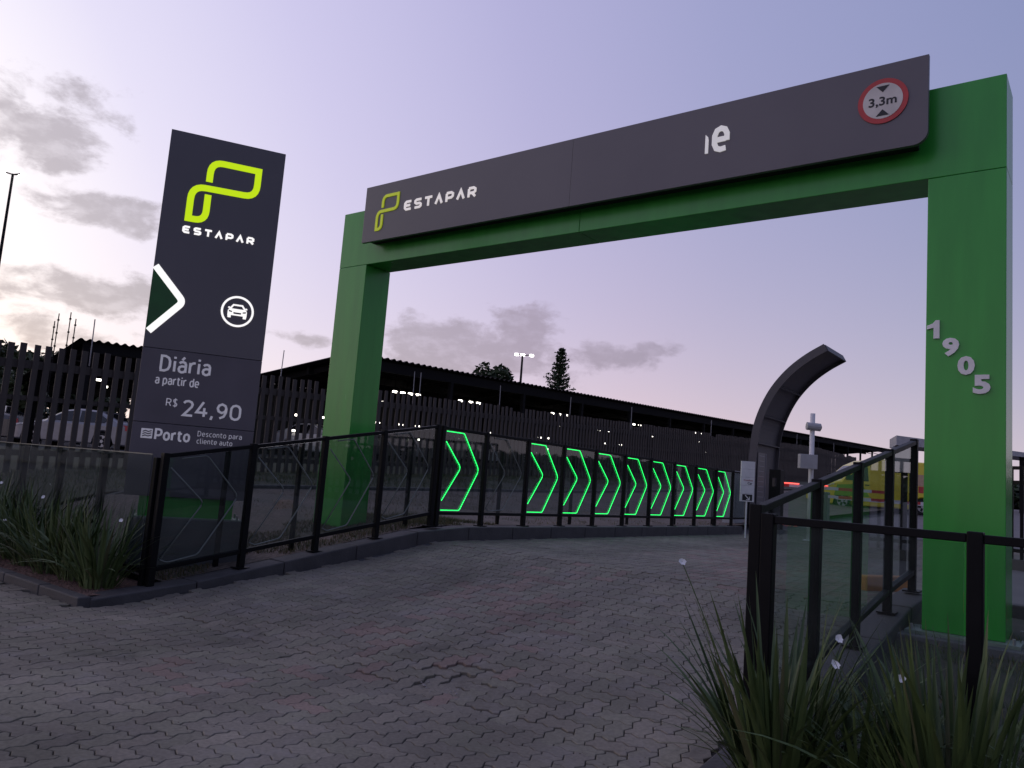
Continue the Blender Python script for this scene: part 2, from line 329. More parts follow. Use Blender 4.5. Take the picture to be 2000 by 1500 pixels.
HOLE = Vector((-4.06, 4.80))
def dip(x, y):
    r = math.hypot(x - HOLE.x, (y - HOLE.y)); return -.034 * math.exp(-(r / .26) ** 2)
# driveway sheet under the blocks (joint sand) and beyond them
def drive_material():
    m = mat('joint_sand', (.085, .073, .062), .95, col2=(.05, .043, .037), nscale=5, bump=.3, bscale=60); return m
joint_m = drive_material()
far_m = mat('far_block_paving', (.17, .155, .158), .85, col2=(.125, .112, .116), nscale=1.1, bump=.4, bscale=20)
grid(lin(-8.3, -1.9, .1), lin(3.9, 6.5, .1) + lin(6.7, 26.1, .2), lambda x, y: Rz(y) - .024 + 1.3 * dip(x, y), 'driveway', joint_m, 'paved entrance drive')
grid(lin(-24, 8, .8), lin(-8, 3.95, .5), lambda x, y: Rz(y) - .022, 'forecourt', joint_m, 'block paved forecourt')
grid(lin(-8.3, 8, .8), lin(26.1, 64, 1.), lambda x, y: Rz(y) - .004, 'road', far_m)
grid(lin(-1.9, 8, .8), lin(9.9, 26.1, 1.), lambda x, y: Rz(y) - .006, 'road', far_m)
# wavy interlocking paving blocks in herringbone
PU, PD, ROT = .142, .017, math.radians(6.5)
def paver_material(name, src):
    m = bpy.data.materials.new(name); m.use_nodes = True; t = m.node_tree; b = t.nodes['Principled BSDF']; L = t.links.new
    ci = t.nodes.new('ShaderNodeObjectInfo').outputs['Color'] if src == 'o' else None
    if src == 'a': a = t.nodes.new('ShaderNodeAttribute'); a.attribute_name = 'tint'; ci = a.outputs['Color']
    g = t.nodes.new('ShaderNodeNewGeometry')
    n1 = t.nodes.new('ShaderNodeTexNoise'); n1.inputs['Scale'].default_value = .55; n1.inputs['Detail'].default_value = 4; L(g.outputs['Position'], n1.inputs['Vector'])
    n2 = t.nodes.new('ShaderNodeTexNoise'); n2.inputs['Scale'].default_value = 38; n2.inputs['Detail'].default_value = 5; L(g.outputs['Position'], n2.inputs['Vector'])
    mr = t.nodes.new('ShaderNodeMapRange'); mr.inputs[1].default_value = .3; mr.inputs[2].default_value = .7; mr.inputs[3].default_value = .72; mr.inputs[4].default_value = 1.22; L(n1.outputs['Fac'], mr.inputs[0])
    m2 = t.nodes.new('ShaderNodeMapRange'); m2.inputs[1].default_value = .25; m2.inputs[2].default_value = .75; m2.inputs[3].default_value = .78; m2.inputs[4].default_value = 1.2; L(n2.outputs['Fac'], m2.inputs[0])
    mm = t.nodes.new('ShaderNodeMath'); mm.operation = 'MULTIPLY'; L(mr.outputs[0], mm.inputs[0]); L(m2.outputs[0], mm.inputs[1])
    vm = t.nodes.new('ShaderNodeVectorMath'); vm.operation = 'SCALE'; L(ci, vm.inputs[0]); L(mm.outputs[0], vm.inputs['Scale'])
    n3 = t.nodes.new('ShaderNodeTexNoise'); n3.inputs['Scale'].default_value = 2.3; n3.inputs['Detail'].default_value = 8; n3.inputs['Roughness'].default_value = .7; L(g.outputs['Position'], n3.inputs['Vector'])
    m3 = t.nodes.new('ShaderNodeMapRange'); m3.inputs[1].default_value = .54; m3.inputs[2].default_value = .72; m3.inputs[3].default_value = 0; m3.inputs[4].default_value = .7; L(n3.outputs['Fac'], m3.inputs[0])
    mx = t.nodes.new('ShaderNodeMix'); mx.data_type = 'RGBA'; L(m3.outputs[0], mx.inputs[0]); L(vm.outputs[0], mx.inputs[6]); mx.inputs[7].default_value = (.24, .215, .205, 1)
    # worn wheel tracks and old oil drips
    sp_ = t.nodes.new('ShaderNodeSeparateXYZ'); L(g.outputs['Position'], sp_.inputs[0]); wv = t.nodes.new('ShaderNodeMath'); wv.operation = 'SINE'; ml = t.nodes.new('ShaderNodeMath'); ml.operation = 'MULTIPLY'; L(sp_.outputs[0], ml.inputs[0]); ml.inputs[1].default_value = 3.7; L(ml.outputs[0], wv.inputs[0])
    tk = t.nodes.new('ShaderNodeMapRange'); tk.inputs[1].default_value = .2; tk.inputs[2].default_value = 1; tk.inputs[3].default_value = 1; tk.inputs[4].default_value = .86; L(wv.outputs[0], tk.inputs[0])
    n5 = t.nodes.new('ShaderNodeTexNoise'); n5.inputs['Scale'].default_value = 1.35; n5.inputs['Detail'].default_value = 6; n5.inputs['Roughness'].default_value = .65; L(g.outputs['Position'], n5.inputs['Vector'])
    m5 = t.nodes.new('ShaderNodeMapRange'); m5.inputs[1].default_value = .60; m5.inputs[2].default_value = .72; m5.inputs[3].default_value = 1; m5.inputs[4].default_value = .58; L(n5.outputs['Fac'], m5.inputs[0])
    mm5 = t.nodes.new('ShaderNodeMath'); mm5.operation = 'MULTIPLY'; L(tk.outputs[0], mm5.inputs[0]); L(m5.outputs[0], mm5.inputs[1])
    vs5 = t.nodes.new('ShaderNodeVectorMath'); vs5.operation = 'SCALE'; L(mx.outputs[2], vs5.inputs[0]); L(mm5.outputs[0], vs5.inputs['Scale'])
    L(vs5.outputs[0], b.inputs['Base Color']); b.inputs['Roughness'].default_value = .82; b.inputs['Specular IOR Level'].default_value = .35
    bp = t.nodes.new('ShaderNodeBump'); bp.inputs['Strength'].default_value = .5; bp.inputs['Distance'].default_value = .006; L(n2.outputs['Fac'], bp.inputs['Height']); L(bp.outputs[0], b.inputs['Normal'])
    return m
pav_o, pav_a = paver_material('paving_block', 'o'), paver_material('paving_block_mass', 'a')
def paver_template(vertical):
    H = [(0., 0.), (.30, PD / PU), (.70, -PD / PU)]
    def hx(i, j): return [(i + t, j + d) for t, d in H]
    def vy(i, j): return [(i - d, j + t) for t, d in H]
    def rev(e, end): return [end] + e[1:][::-1]
    if not vertical:
        pl = hx(0, 0) + hx(1, 0) + vy(2, 0) + rev(hx(1, 1), (2, 1)) + rev(hx(0, 1), (1, 1)) + rev(vy(0, 0), (0, 1)); c = (1, .5)
    else:
        pl = hx(0, 0) + vy(1, 0) + vy(1, 1) + rev(hx(0, 2), (1, 2)) + rev(vy(0, 1), (0, 2)) + rev(vy(0, 0), (0, 1)); c = (.5, 1)
    pl = [Vector(((x - c[0]) * PU, (y - c[1]) * PU)) for x, y in pl]; n = len(pl)
    def inset(d):
        out = []
        for i in range(n):
            a = (pl[i] - pl[i - 1]).normalized(); b = (pl[(i + 1) % n] - pl[i]).normalized(); na = Vector((-a.y, a.x)); nb = Vector((-b.y, b.x)); m = (na + nb).normalized()
            out.append(pl[i] + m * d / max(.5, m.dot(na)))
        return out
    V = [(p.x, p.y, 0) for p in inset(.0066)] + [(p.x, p.y, -.0045) for p in inset(.0030)] + [(p.x, p.y, -.03) for p in inset(.0022)]
    F = [tuple(range(n))] + [(i, n + i, n + (i + 1) % n, (i + 1) % n) for i in range(n)] + [(n + i, 2 * n + i, 2 * n + (i + 1) % n, n + (i + 1) % n) for i in range(n)]
    return np.array(V), F, c
TPL = [paver_template(False), paver_template(True)]
pavs = []
cs, sn = math.cos(ROT), math.sin(ROT)
from mathutils import noise as mnoise
for i in range(-150, 60):
    for j in range(-60, 230):
        r = (i - j) % 4
        if r not in (0, 3): continue
        o = 0 if r == 0 else 1; c = TPL[o][2]; gx, gy = (i + c[0]) * PU, (j + c[1]) * PU
        x, y = cs * gx - sn * gy, sn * gx + cs * gy
        if not ((-8.25 < x < -1.93 and 3.86 <= y < 26) or (-19 < x < 3 and -3 < y < 3.86)): continue
        red = mnoise.noise((x * .35 + 3, y * .35, 1.7)) * .9 + .25 - abs(x + 4.2) * .06 - (0.6 if x < -6.2 or y < 3.2 else 0)
        base = random.uniform(.86, 1.12)
        if random.random() < cl(red * .9, 0, .5): col = (.212 * base, .154 * base, .128 * base)
        else: col = random.choice([(.200, .174, .140), (.183, .161, .132), (.191, .173, .134)]); col = tuple(k * base for k in col)
        z = Rz(y) + dip(x, y) + random.uniform(-.0022, .0022); sl_ = (Rz(y + .1) - Rz(y - .1)) / .2
        d = Vector((x, y, z)) - EYE; dz = d.dot(CF); px = d.dot(CR) / max(dz, .01); py = d.dot(CU) / max(dz, .01)
        inview = dz > 0 and abs(px) < .70 and abs(py) < .52
        pavs.append((dz if inview else 99 + d.length, o, x, y, z, sl_, col, random.uniform(-.012, .012), random.uniform(-.012, .012)))
pavs.sort(key=lambda p: p[0])
pav_root = thing('block_paving', None, None, (-4, 4, 0)); pav_root['kind'] = 'structure'; pav_root['label'] = 'grey and reddish wavy interlocking paving blocks of the drive'
pme = []
for V, F, c in TPL:
    me = bpy.data.meshes.new('paving_block'); me.from_pydata([tuple(v) for v in V], [], F); me.materials.append(pav_o); pme.append(me)
def prot(sl_, tx, ty): return Matrix.Rotation(math.atan(sl_) + tx, 3, 'X') @ Matrix.Rotation(ty, 3, 'Y') @ Matrix.Rotation(ROT, 3, 'Z')
for p in pavs[:296]:
    o = bpy.data.objects.new('paving_block', pme[p[1]]); COL.objects.link(o); o.parent = pav_root
    o.matrix_basis = Matrix.Translation(Vector(p[2:5]) - pav_root.location) @ prot(p[5], p[7], p[8]).to_4x4(); o.color = (*p[6], 1)
VV, FF, TT = [], [], []; off = 0
for p in pavs[296:]:
    V, F, c = TPL[p[1]]; R3 = np.array(prot(p[5], p[7], p[8])); VV.append(V @ R3.T + np.array(p[2:5])); FF += [tuple(k + off for k in f) for f in F]; off += len(V); TT.append(np.tile(np.array([*p[6], 1.]), (len(V), 1)))
mb = MB(); mb.v = np.concatenate(VV).tolist(); mb.f = FF
po = obj('paving_blocks', mb, pav_a, pav_root, fixn=False); po['kind'] = 'stuff'
at = po.data.color_attributes.new('tint', 'FLOAT_COLOR', 'POINT'); at.data.foreach_set('color', np.concatenate(TT).ravel())
# broken block corner and small debris at the sunken spot
mb = MB()
for k in range(34):
    a = random.uniform(0, 6.28); r = random.uniform(.02, .42); x, y = HOLE.x + .12 + r * math.cos(a) * .9, HOLE.y - .12 + r * math.sin(a) * .5; s = random.uniform(.004, .014); z = Rz(y) + dip(x, y)
    mb.add([(x + s * random.uniform(.6, 1.2) * math.cos(t), y + s * random.uniform(.6, 1.2) * math.sin(t), z - .002) for t in (0, 1.3, 2.5, 3.8, 5.)] + [(x, y, z + s * .8)], [(0, 1, 5), (1, 2, 5), (2, 3, 5), (3, 4, 5), (4, 0, 5)])
tag(obj('rubble', mb, mat('broken_concrete', (.30, .27, .26), .9)), 'pale crumbs of broken paving round the sunken spot', 'rubble', kind='stuff')
# ------------------------------------------------------------------ entrance gate
GXL, GXR, GW, GY, GD_, GB, GT, GBASE = -10.185, -1.459, .655, 8.244, .524, 4.816, 5.735, .52
gate = thing('entrance_gate', 'tall green portal gate of two pillars and a cross beam', 'gate', (-5.5, 8.5, GBASE))
def pillar(x0):
    x1 = x0 + GW
    o = obj('pillar', MB().box(x0, x1, GY, GY + GD_, GBASE, GB - .004), green_clad, gate, bev=.006)
    obj('base_plate', MB().box(x0 - .12, x1 + .12, GY - .12, GY + GD_ + .12, GBASE - .03, GBASE - .002), mat('galvanised_plate', (.22, .27, .22), .5), o)
    for bx in (x0 - .07, x1 + .07):
        for by in (GY - .07, GY + GD_ + .07): obj('anchor_bolt', MB().tube([(bx, by, GBASE - .01), (bx, by, GBASE + .05)], .014, 6), rim_m, o)
pillar(GXL); pillar(GXR)
GX1 = GXR + GW
obj('beam', MB().box(GXL, -5.508, GY, GY + GD_, GB, GT), green_clad, gate, bev=.005)
obj('beam', MB().box(-5.502, GX1, GY, GY + GD_, GB, GT), green_clad, gate, bev=.005)
for nm, x0 in (('concrete_footing', GXL), ('concrete_footing', GXR)):
    zb = GBASE - .031
    tag(obj(nm, MB().box(x0 - .28, x0 + GW + .28, GY - .26, GY + GD_ + .26, zb - .55, zb), concrete, bev=.01), 'concrete footing under the green pillar ' + ('beside the glass chevrons' if x0 < -5 else 'carrying the house number'), 'footing')
gfn = lambda u, v, w: (u, GY - w, v)
for ch, cx, cz in (('1', -1.385, 3.305), ('9', -1.245, 3.13), ('0', -1.118, 2.952), ('5', -.992, 2.775)):
    wd = .070
    if ch == '1':
        obj('digit', MB().prism([(cx + a, cz + b) for a, b in [(.045, -.088), (.045, .088), (.012, .088), (-.012, .058), (-.062, .038), (-.062, .002), (-.005, .018), (-.005, -.088)]], gfn, 0, .022), steel, gate); continue
    text_obj('digit', ch, gfn, cx - wd, cz - .088, cx + wd, cz + .088, steel, gate, off=.045, d0=.0, d1=.022)
# fascia sign across the beam
SY, SX0, SX1, SZ0, SZ1 = 7.985, -9.40, -1.42, 5.075, 5.975
sign = thing('fascia_sign', 'long graphite sign board on the gate beam with lime logo and white lettering', 'sign', (-5.4, 8.1, 5.08))
sfn = lambda u, v, w: (u, SY - w, v)
r_ = .13
obj('sign_backing', MB().box(SX0 + .035, SX1 - .12, SY + .0505, GY - .002, SZ0 + .045, SZ1 - .03), sign_shade_m, sign)  # black box behind the panel; shade under the sign painted into its colour
obj('sign_panel', MB().prism([(SX0, SZ0), (-5.512, SZ0), (-5.512, SZ1), (SX0, SZ1)], sfn, -.05, 0), grey_clad, sign, bev=.003)
cor = [(SX1 - r_ + r_ * math.sin(a), SZ0 + r_ - r_ * math.cos(a)) for a in [k * math.pi / 2 / 8 for k in range(9)]]
obj('sign_panel', MB().prism([(-5.510, SZ0)] + cor + [(SX1, SZ1), (-5.510, SZ1)], sfn, -.05, 0), grey_clad, sign, bev=.003)
LOGO_P = [(2, -120), (2, 0), (280, 0), (280, -155), (-90, -160), (-90, -347), (5, -347), (5, -194)]; LOGO_R = [0, 70, 0, 70, 75, 0, 60, 0]
def logo(fn, u0, v0, sx, sy, w, m, parent, d1):
    pts = [(u0 + x * sx, v0 + y * sy) for x, y in rounded(LOGO_P, LOGO_R)]
    return obj('logo', MB().strip(pts, w, fn, 0, d1), m, parent)
logo(sfn, -8.985, 5.765, .330 / 280, .515 / 347, .045, lime_sign, sign, .014)
GLY = {   # open wide capitals drawn as strokes in a unit box
 'E': [[(1, 1), (.22, 1), (0, .8), (0, .2), (.22, 0), (1, 0)], [(.05, .5), (.86, .5)]],
 'S': [[(1, 1), (.22, 1), (.02, .86), (.02, .64), (.22, .5), (.78, .5), (.98, .36), (.98, .14), (.78, 0), (0, 0)]],
 'T': [[(-.06, 1), (1.06, 1)], [(.5, .9), (.5, -.09)]],
 'A': [[(0, -.08), (.5, 1), (1, -.08)]],
 'P': [[(.02, -.09), (.02, .94)], [(.02, 1), (.75, 1), (.98, .85), (.98, .52), (.75, .36), (.1, .36)]],
 'R': [[(.02, -.09), (.02, .94)], [(.02, 1), (.75, 1), (.98, .85), (.98, .55), (.75, .40), (.1, .40)], [(.55, .36), (1.0, -.08)]]}
def word(txt, fn, u0, v0, u1, v1, sw, m, parent, d1, gap=.33):
    n = len(txt); cw = (u1 - u0) / (n + gap * (n - 1)); x = u0
    for ch in txt:
        mb = MB()
        for k, st in enumerate(GLY[ch]):
            mb.strip([(x + sw / 2 + px * (cw - sw), v0 + sw / 2 + py * (v1 - v0 - sw)) for px, py in st], sw, fn, 0, d1 + k * .0007)
        obj('letter', mb, m, parent); x += cw * (1 + gap)
word('ESTAPAR', sfn, -8.51, 5.462, -7.09, 5.615, .035, white_sign, sign, .012)
mat('white_vinyl', (.82, .80, .80), .5, emit=(1, .97, .97), estr=.30)
LATE_E = (-3.62, 5.425, -3.40, .345)
obj('letter', MB().prism([(-3.692, 5.408), (-3.656, 5.408), (-3.656, 5.565), (-3.664, 5.603), (-3.692, 5.632)], sfn, 0, .012), MATS['white_vinyl'], sign)
dcx, dcz, dr = -1.826, 5.588, .233
def disc(r, n=40): return [(dcx + r * math.cos(k * 2 * math.pi / n), dcz + r * math.sin(k * 2 * math.pi / n)) for k in range(n)]
dsc = obj('height_limit_disc', MB().prism(disc(dr), sfn, 0, .012), red_paint, sign)
obj('disc_face', MB().prism(disc(dr * .79), sfn, .012, .015), mat('white_reflective_film', (.70, .66, .62), .5), dsc)
blk = mat('black_print', (.012, .012, .014), .5)
text_obj('disc_text', '3,3m', sfn, -1.955, 5.525, -1.697, 5.632, blk, dsc, off=.02, d0=.015, d1=.018)
for s in (1, -1):
    obj('disc_arrow', MB().prism([(dcx - .06, dcz + s * .155), (dcx + .06, dcz + s * .155), (dcx, dcz + s * .09)], sfn, .015, .018), blk, dsc)
# ------------------------------------------------------------------ totem
TO = Vector((-9.549, 4.916, 0)); TD = Vector((.488, .873, 0)); TN = Vector((.873, -.488, 0))
tfn = lambda u, v, w: tuple(TO + TD * u + TN * w + Vector((0, 0, v)))
totem = thing('price_totem', 'tall graphite price totem with lit lime logo and parking tariff', 'totem', tfn(.63, .2, -.15))
U0, U1 = -.078, 1.348
def tbox(u0, u1, v0, v1, w0, w1): return MB().prism([(u0, v0), (u1, v0), (u1, v1), (u0, v1)], tfn, w0, w1)
obj('plinth', tbox(.0, 1.34, .15, .795, -.50, .10), mat('plinth_concrete', (.12, .12, .13), .85, bump=.3), totem, bev=.01)
obj('base_block', tbox(.10, 1.20, .800, 1.05, -.30, -.03), green_clad, totem, bev=.005)
obj('base_flange', tbox(.02, 1.30, .796, .806, -.42, .06), mat('galvanised_flange', (.20, .27, .21), .5), totem)
for u in (.06, 1.26):
    for w in (.02, -.36): obj('anchor_bolt', MB().tube([tfn(u, .80, w), tfn(u, .86, w)], .014, 6), rim_m, totem)
obj('panel', tbox(U0, U1, 2.874, 5.705, -.34, 0), grey_clad, totem, bev=.004)
obj('panel', tbox(U0, U1, 1.949, 2.868, -.34, 0), grey_low, totem, bev=.004)
obj('panel', tbox(U0, U1, 1.05, 1.943, -.34, 0), grey_low, totem, bev=.004)
logo(tfn, .436, 5.385, .595 / 280, .80 / 347, .082, lime_lit, totem, .006)
word('ESTAPAR', tfn, .195, 4.385, 1.075, 4.482, .0245, white_lit, totem, .006)
obj('chevron_field', MB().prism([(U0 + .001, 3.90), (.257, 3.53), (.275, 3.497), (.257, 3.46), (U0 + .001, 3.06)], tfn, 0, .003), dark_green, totem)
chv = rounded([(-.055, 3.905), (.315, 3.495), (-.040, 3.075)], [0, .07, 0], 8)
obj('chevron_band', MB().strip(chv, .082, tfn, .0, .007), white_lit, totem)
def ringp(cu, cv, r, n=44): return [(cu + r * math.cos(k * 2 * math.pi / n), cv + r * math.sin(k * 2 * math.pi / n)) for k in range(n)]
cu, cv = .971, 3.474
ci = obj('car_symbol', MB().strip(ringp(cu, cv, .190), .026, tfn, 0, .006, closed=True), white_lit, totem)
mb = MB().prism([(cu + a, cv + b) for a, b in [(-.118, .0), (-.105, .028), (-.085, .032), (.085, .032), (.105, .028), (.118, .0), (.118, -.055), (-.118, -.055)]], tfn, 0, .006)
mb.strip([(cu - .088, cv + .034), (cu - .055, cv + .082), (cu + .055, cv + .082), (cu + .088, cv + .034)], .02, tfn, 0, .0055)
for s in (-1, 1):
    mb.prism([(cu + s * .118, cv - .05), (cu + s * .075, cv - .05), (cu + s * .075, cv - .088), (cu + s * .112, cv - .088)], tfn, 0, .0055)
    mb.prism([(cu + s * .118, cv + .05), (cu + s * .098, cv + .056), (cu + s * .092, cv + .034), (cu + s * .118, cv + .034)], tfn, 0, .0052)
obj('car_pictogram', mb, white_lit, ci)
for s in (-1, 1): obj('car_headlight', MB().prism([(cu + s * .105, cv + .008), (cu + s * .065, cv - .002), (cu + s * .065, cv - .018), (cu + s * .105, cv - .012)], tfn, .006, .0075), grey_clad, ci)
obj('car_grille', MB().prism([(cu - .05, cv - .014), (cu + .05, cv - .014), (cu + .045, cv - .036), (cu - .045, cv - .036)], tfn, .006, .0075), grey_clad, ci)
SG = {
 'a': ([[(.06, .44), (.13, .50), (.25, .52), (.36, .49), (.42, .39), (.42, 0)], [(.42, .30), (.2, .30), (.08, .25), (.04, .15), (.08, .05), (.2, 0), (.32, .02), (.42, .10)]], .46),
 'i': ([[(.06, 0), (.06, .52)], [(.06, .64), (.06, .74)]], .12), 'r': ([[(.05, 0), (.05, .52)], [(.05, .34), (.12, .47), (.24, .52), (.34, .52)]], .34),
 'p': ([[(.05, -.2), (.05, .52)], [(.05, .4), (.14, .5), (.26, .52), (.38, .47), (.45, .36), (.45, .16), (.38, .05), (.26, 0), (.14, .02), (.05, .12)]], .5),
 'd': ([[(.45, 0), (.45, .74)], [(.45, .4), (.36, .5), (.24, .52), (.12, .47), (.05, .36), (.05, .16), (.12, .05), (.24, 0), (.36, .02), (.45, .12)]], .5),
 't': ([[(.13, .68), (.13, .14), (.18, .03), (.28, 0), (.36, 0)], [(0, .52), (.35, .52)]], .36),
 'e': ([[(.09, .25), (.41, .25)], [(.45, .20), (.45, .37), (.38, .48), (.25, .52), (.12, .48), (.05, .36), (.05, .16), (.12, .04), (.25, 0), (.42, .02)]], .5),
 'o': ([[(.05, .26), (.05, .36), (.12, .47), (.25, .52), (.38, .47), (.45, .36), (.45, .16), (.38, .05), (.25, 0), (.12, .05), (.05, .16), (.05, .27)]], .5),
 'n': ([[(.05, 0), (.05, .52)], [(.05, .38), (.14, .49), (.25, .52), (.36, .48), (.41, .38), (.41, 0)]], .46),
 'c': ([[(.40, .50), (.27, .52), (.13, .48), (.05, .36), (.05, .16), (.13, .04), (.27, 0), (.40, .02)]], .42),
 's': ([[(.36, .51), (.2, .52), (.08, .47), (.06, .38), (.12, .3), (.28, .23), (.36, .15), (.33, .04), (.2, 0), (.04, .01)]], .40),
 'l': ([[(.06, .74), (.06, .1), (.12, 0), (.19, 0)]], .2), 'u': ([[(.05, .52), (.05, .14), (.12, .03), (.22, 0), (.34, .04), (.41, .14)], [(.41, .52), (.41, 0)]], .46),
 'D': ([[(.06, .05), (.06, .72), (.28, .72), (.46, .64), (.54, .48), (.54, .24), (.46, .08), (.28, 0), (.01, 0)]], .6),
 'R': ([[(.06, 0), (.06, .72), (.32, .72), (.46, .66), (.5, .54), (.46, .40), (.32, .34), (.06, .34)], [(.3, .34), (.52, 0)]], .55),
 'P': ([[(.06, 0), (.06, .72), (.32, .72), (.48, .66), (.53, .52), (.48, .36), (.32, .28), (.06, .28)]], .56),
 '$': ([[(.44, .66), (.26, .72), (.10, .65), (.08, .52), (.16, .42), (.34, .33), (.44, .22), (.40, .06), (.25, 0), (.05, .05)], [(.25, -.1), (.25, .82)]], .5),
 '2': ([[(.04, .60), (.12, .69), (.26, .72), (.40, .67), (.46, .56), (.43, .44), (.07, 0), (.50, 0)]], .5), '4': ([[(.40, 0), (.40, .44)], [(.34, .74), (.03, .2), (.56, .2)]], .56),
 '9': ([[(.48, .5), (.42, .35), (.26, .28), (.11, .35), (.05, .5), (.11, .65), (.26, .72), (.42, .65), (.48, .5), (.47, .30), (.38, .10), (.18, 0)]], .52),
 '0': ([[(.05, .36), (.06, .56), (.14, .68), (.28, .72), (.42, .68), (.50, .56), (.51, .36), (.50, .16), (.42, .04), (.28, 0), (.14, .04), (.06, .16), (.05, .37)]], .56),
 ',': ([[(.10, .07), (.04, -.12)]], .14), ' ': ([], .16)}
SG['á'] = (SG['a'][0] + [[(.19, .61), (.32, .76)]], .46)
def lettering(body, fn, u0, v0, u1, h, wt, m, parent, d1, name='lettering', gap=.15):
    """single-weight sans strokes; v0 baseline, h cap height, wt stroke in letter units"""
    tot = sum(SG[c][1] for c in body) + gap * (len(body) - 1); sx = (u1 - u0) / tot; sy = h / .72; mb = MB(); x = 0; k = 0
    for c in body:
        for st in SG[c][0]:
            k += 1; mb.strip([(u0 + (x + px) * sx, v0 + py * sy) for px, py in st], wt * sy, fn, 0, d1 + (k % 3) * .0006)
        x += SG[c][1] + gap
    return obj(name, mb, m, parent)
T_ = lambda b, u0, v0, u1, h, wt=.10: lettering(b, tfn, u0, v0, u1, h, wt, grey_print, totem, .004)
T_('Diária', .140, 2.604, .733, .182, .115)
T_('a partir de', .112, 2.436, .617, .100, .11)
T_('R$', .264, 2.172, .398, .086, .10)
T_('24,90', .463, 2.074, 1.162, .180, .115)
T_('Porto', .185, 1.747, .587, .122, .15)
T_('Desconto para', .674, 1.828, 1.206, .060, .085)
T_('cliente auto', .674, 1.736, 1.100, .060, .085)
lettering('e', sfn, LATE_E[0] + .02, LATE_E[1], LATE_E[2] - .02, LATE_E[3], .125, MATS['white_vinyl'], sign, .012, 'letter')
ic = obj('emblem', MB().prism([(.028, 1.748), (.158, 1.748), (.158, 1.868), (.028, 1.868)], tfn, 0, .004), grey_print, totem, bev=.003)
for k in range(3):
    v = 1.778 + k * .028
    obj('emblem_wave', MB().strip([(.045, v - .006), (.075, v + .008), (.110, v - .002), (.145, v + .012)], .013, tfn, .004, .006), grey_low, ic)
# ------------------------------------------------------------------ glass railings
def railing(name, label, axis, const, posts, ztop, zbase, gmat, lit=(), unlit=(), side=1, brace=(), rail_h=.045, front=0.):
    """posts: positions along the axis ('y' or 'x'); ztop/zbase functions of that coordinate"""
    P = (lambda a, off, z: (const + off, a, z)) if axis == 'y' else (lambda a, off, z: (a, const + off, z))
    root = thing(name, label, 'railing', P(posts[0], 0, zbase(posts[0])))
    pw = .037
    for a in posts:
        zb, zt = zbase(a), ztop(a) + (-.03 if front else .012)
        obj('post', MB().hexa([P(a - pw, -pw, zb), P(a + pw, -pw, zb), P(a + pw, pw, zb), P(a - pw, pw, zb), P(a - pw, -pw, zt), P(a + pw, -pw, zt), P(a + pw, pw, zt), P(a - pw, pw, zt)]), black_metal, root, bev=.006)
        obj('foot_plate', MB().hexa([P(a - .08, -.08, zb - .004), P(a + .08, -.08, zb - .004), P(a + .08, .08, zb - .004), P(a - .08, .08, zb - .004), P(a - .08, -.08, zb + .012), P(a + .08, -.08, zb + .012), P(a + .08, .08, zb + .012), P(a - .08, .08, zb + .012)]), black_metal, root)
    for a in brace:
        zb = zbase(a) - .02; zt = ztop(a) - .06
        obj('rear_post', MB().beam(P(a, -.34 * side, zb), P(a, -.34 * side, zt), .05, .05, (1, 0, 0)), black_metal, root)
    for i, (a, b) in enumerate(zip(posts[:-1], posts[1:])):
        a0, b0 = a + pw + .002, b - pw - .002
        if rail_h: obj('top_rail', MB().beam(P(a0, 0, ztop(a0) - rail_h / 2), P(b0, 0, ztop(b0) - rail_h / 2), .06, rail_h), black_metal, root, bev=.005)
        zl = lambda t: zbase(t) + .20
        obj('bottom_rail', MB().beam(P(a0, 0, zl(a0)), P(b0, 0, zl(b0)), .06, .05), black_metal, root, bev=.005)
        g0, g1 = (a + .006, b - .006) if front else (a0 + .012, b0 - .012)
        zt = lambda t: ztop(t) - rail_h - .004; zb = lambda t: zl(t) + .029
        gp = obj('glass_panel', MB().hexa([P(g0, -.005 - front, zb(g0)), P(g1, -.005 - front, zb(g1)), P(g1, .005 - front, zb(g1)), P(g0, .005 - front, zb(g0)), P(g0, -.005 - front, zt(g0)), P(g1, -.005 - front, zt(g1)), P(g1, .005 - front, zt(g1)), P(g0, .005 - front, zt(g0))]), gmat, root)
        if front:
            obj('glass_edge', MB().hexa([P(g0, -.0052 - front, zt(g0) + .0005), P(g1, -.0052 - front, zt(g1) + .0005), P(g1, .0052 - front, zt(g1) + .0005), P(g0, .0052 - front, zt(g0) + .0005), P(g0, -.0052 - front, zt(g0) + .012), P(g1, -.0052 - front, zt(g1) + .012), P(g1, .0052 - front, zt(g1) + .012), P(g0, .0052 - front, zt(g0) + .012)]), edge_m, gp)
        if i in lit or i in unlit:
            m = led_green if i in lit else led_off; w = g1 - g0; rad = .0066 if i in lit else .008
            q = lambda s, t: P(g0 + s * w, .022 * side, zb(g0 + s * w) + .02 + t * (zt(g0 + s * w) - zb(g0 + s * w) - .04))
            for pts, rd in (([(.02, 1), (.44, 1), (.88, .54), (.46, .0), (.02, 0)], [0, .03, .07, .03, 0]), ([(.02, .87), (.42, .55), (.02, .12)], [0, .06, 0])):
                if i in unlit and len(pts) == 5: pts = [(.14, 1), (.44, 1), (.90, .54), (.46, .02), (.10, 0), (.02, .04)]; rd = [0, .04, .07, .04, .04, 0]
                if i in unlit and len(pts) == 3: pts = [(.02, .92), (.46, .53), (.03, .05)]
                dense = []
                R2 = rounded(pts, rd, 4)
                obj('chevron_tube', MB().tube([q(s, t) for s, t in R2], rad, 6), m, gp, smooth=True)
    return root
XL, XR, YF = -8.46, -1.76, 4.67
ftop = lambda y: 1.57 + (cl(y, 4.67, 9.1) - 4.67) / 4.43 * .77
fbase = lambda y: h1(y) + .006
PYL = [4.70, 5.82, 6.92, 7.98, 9.10]
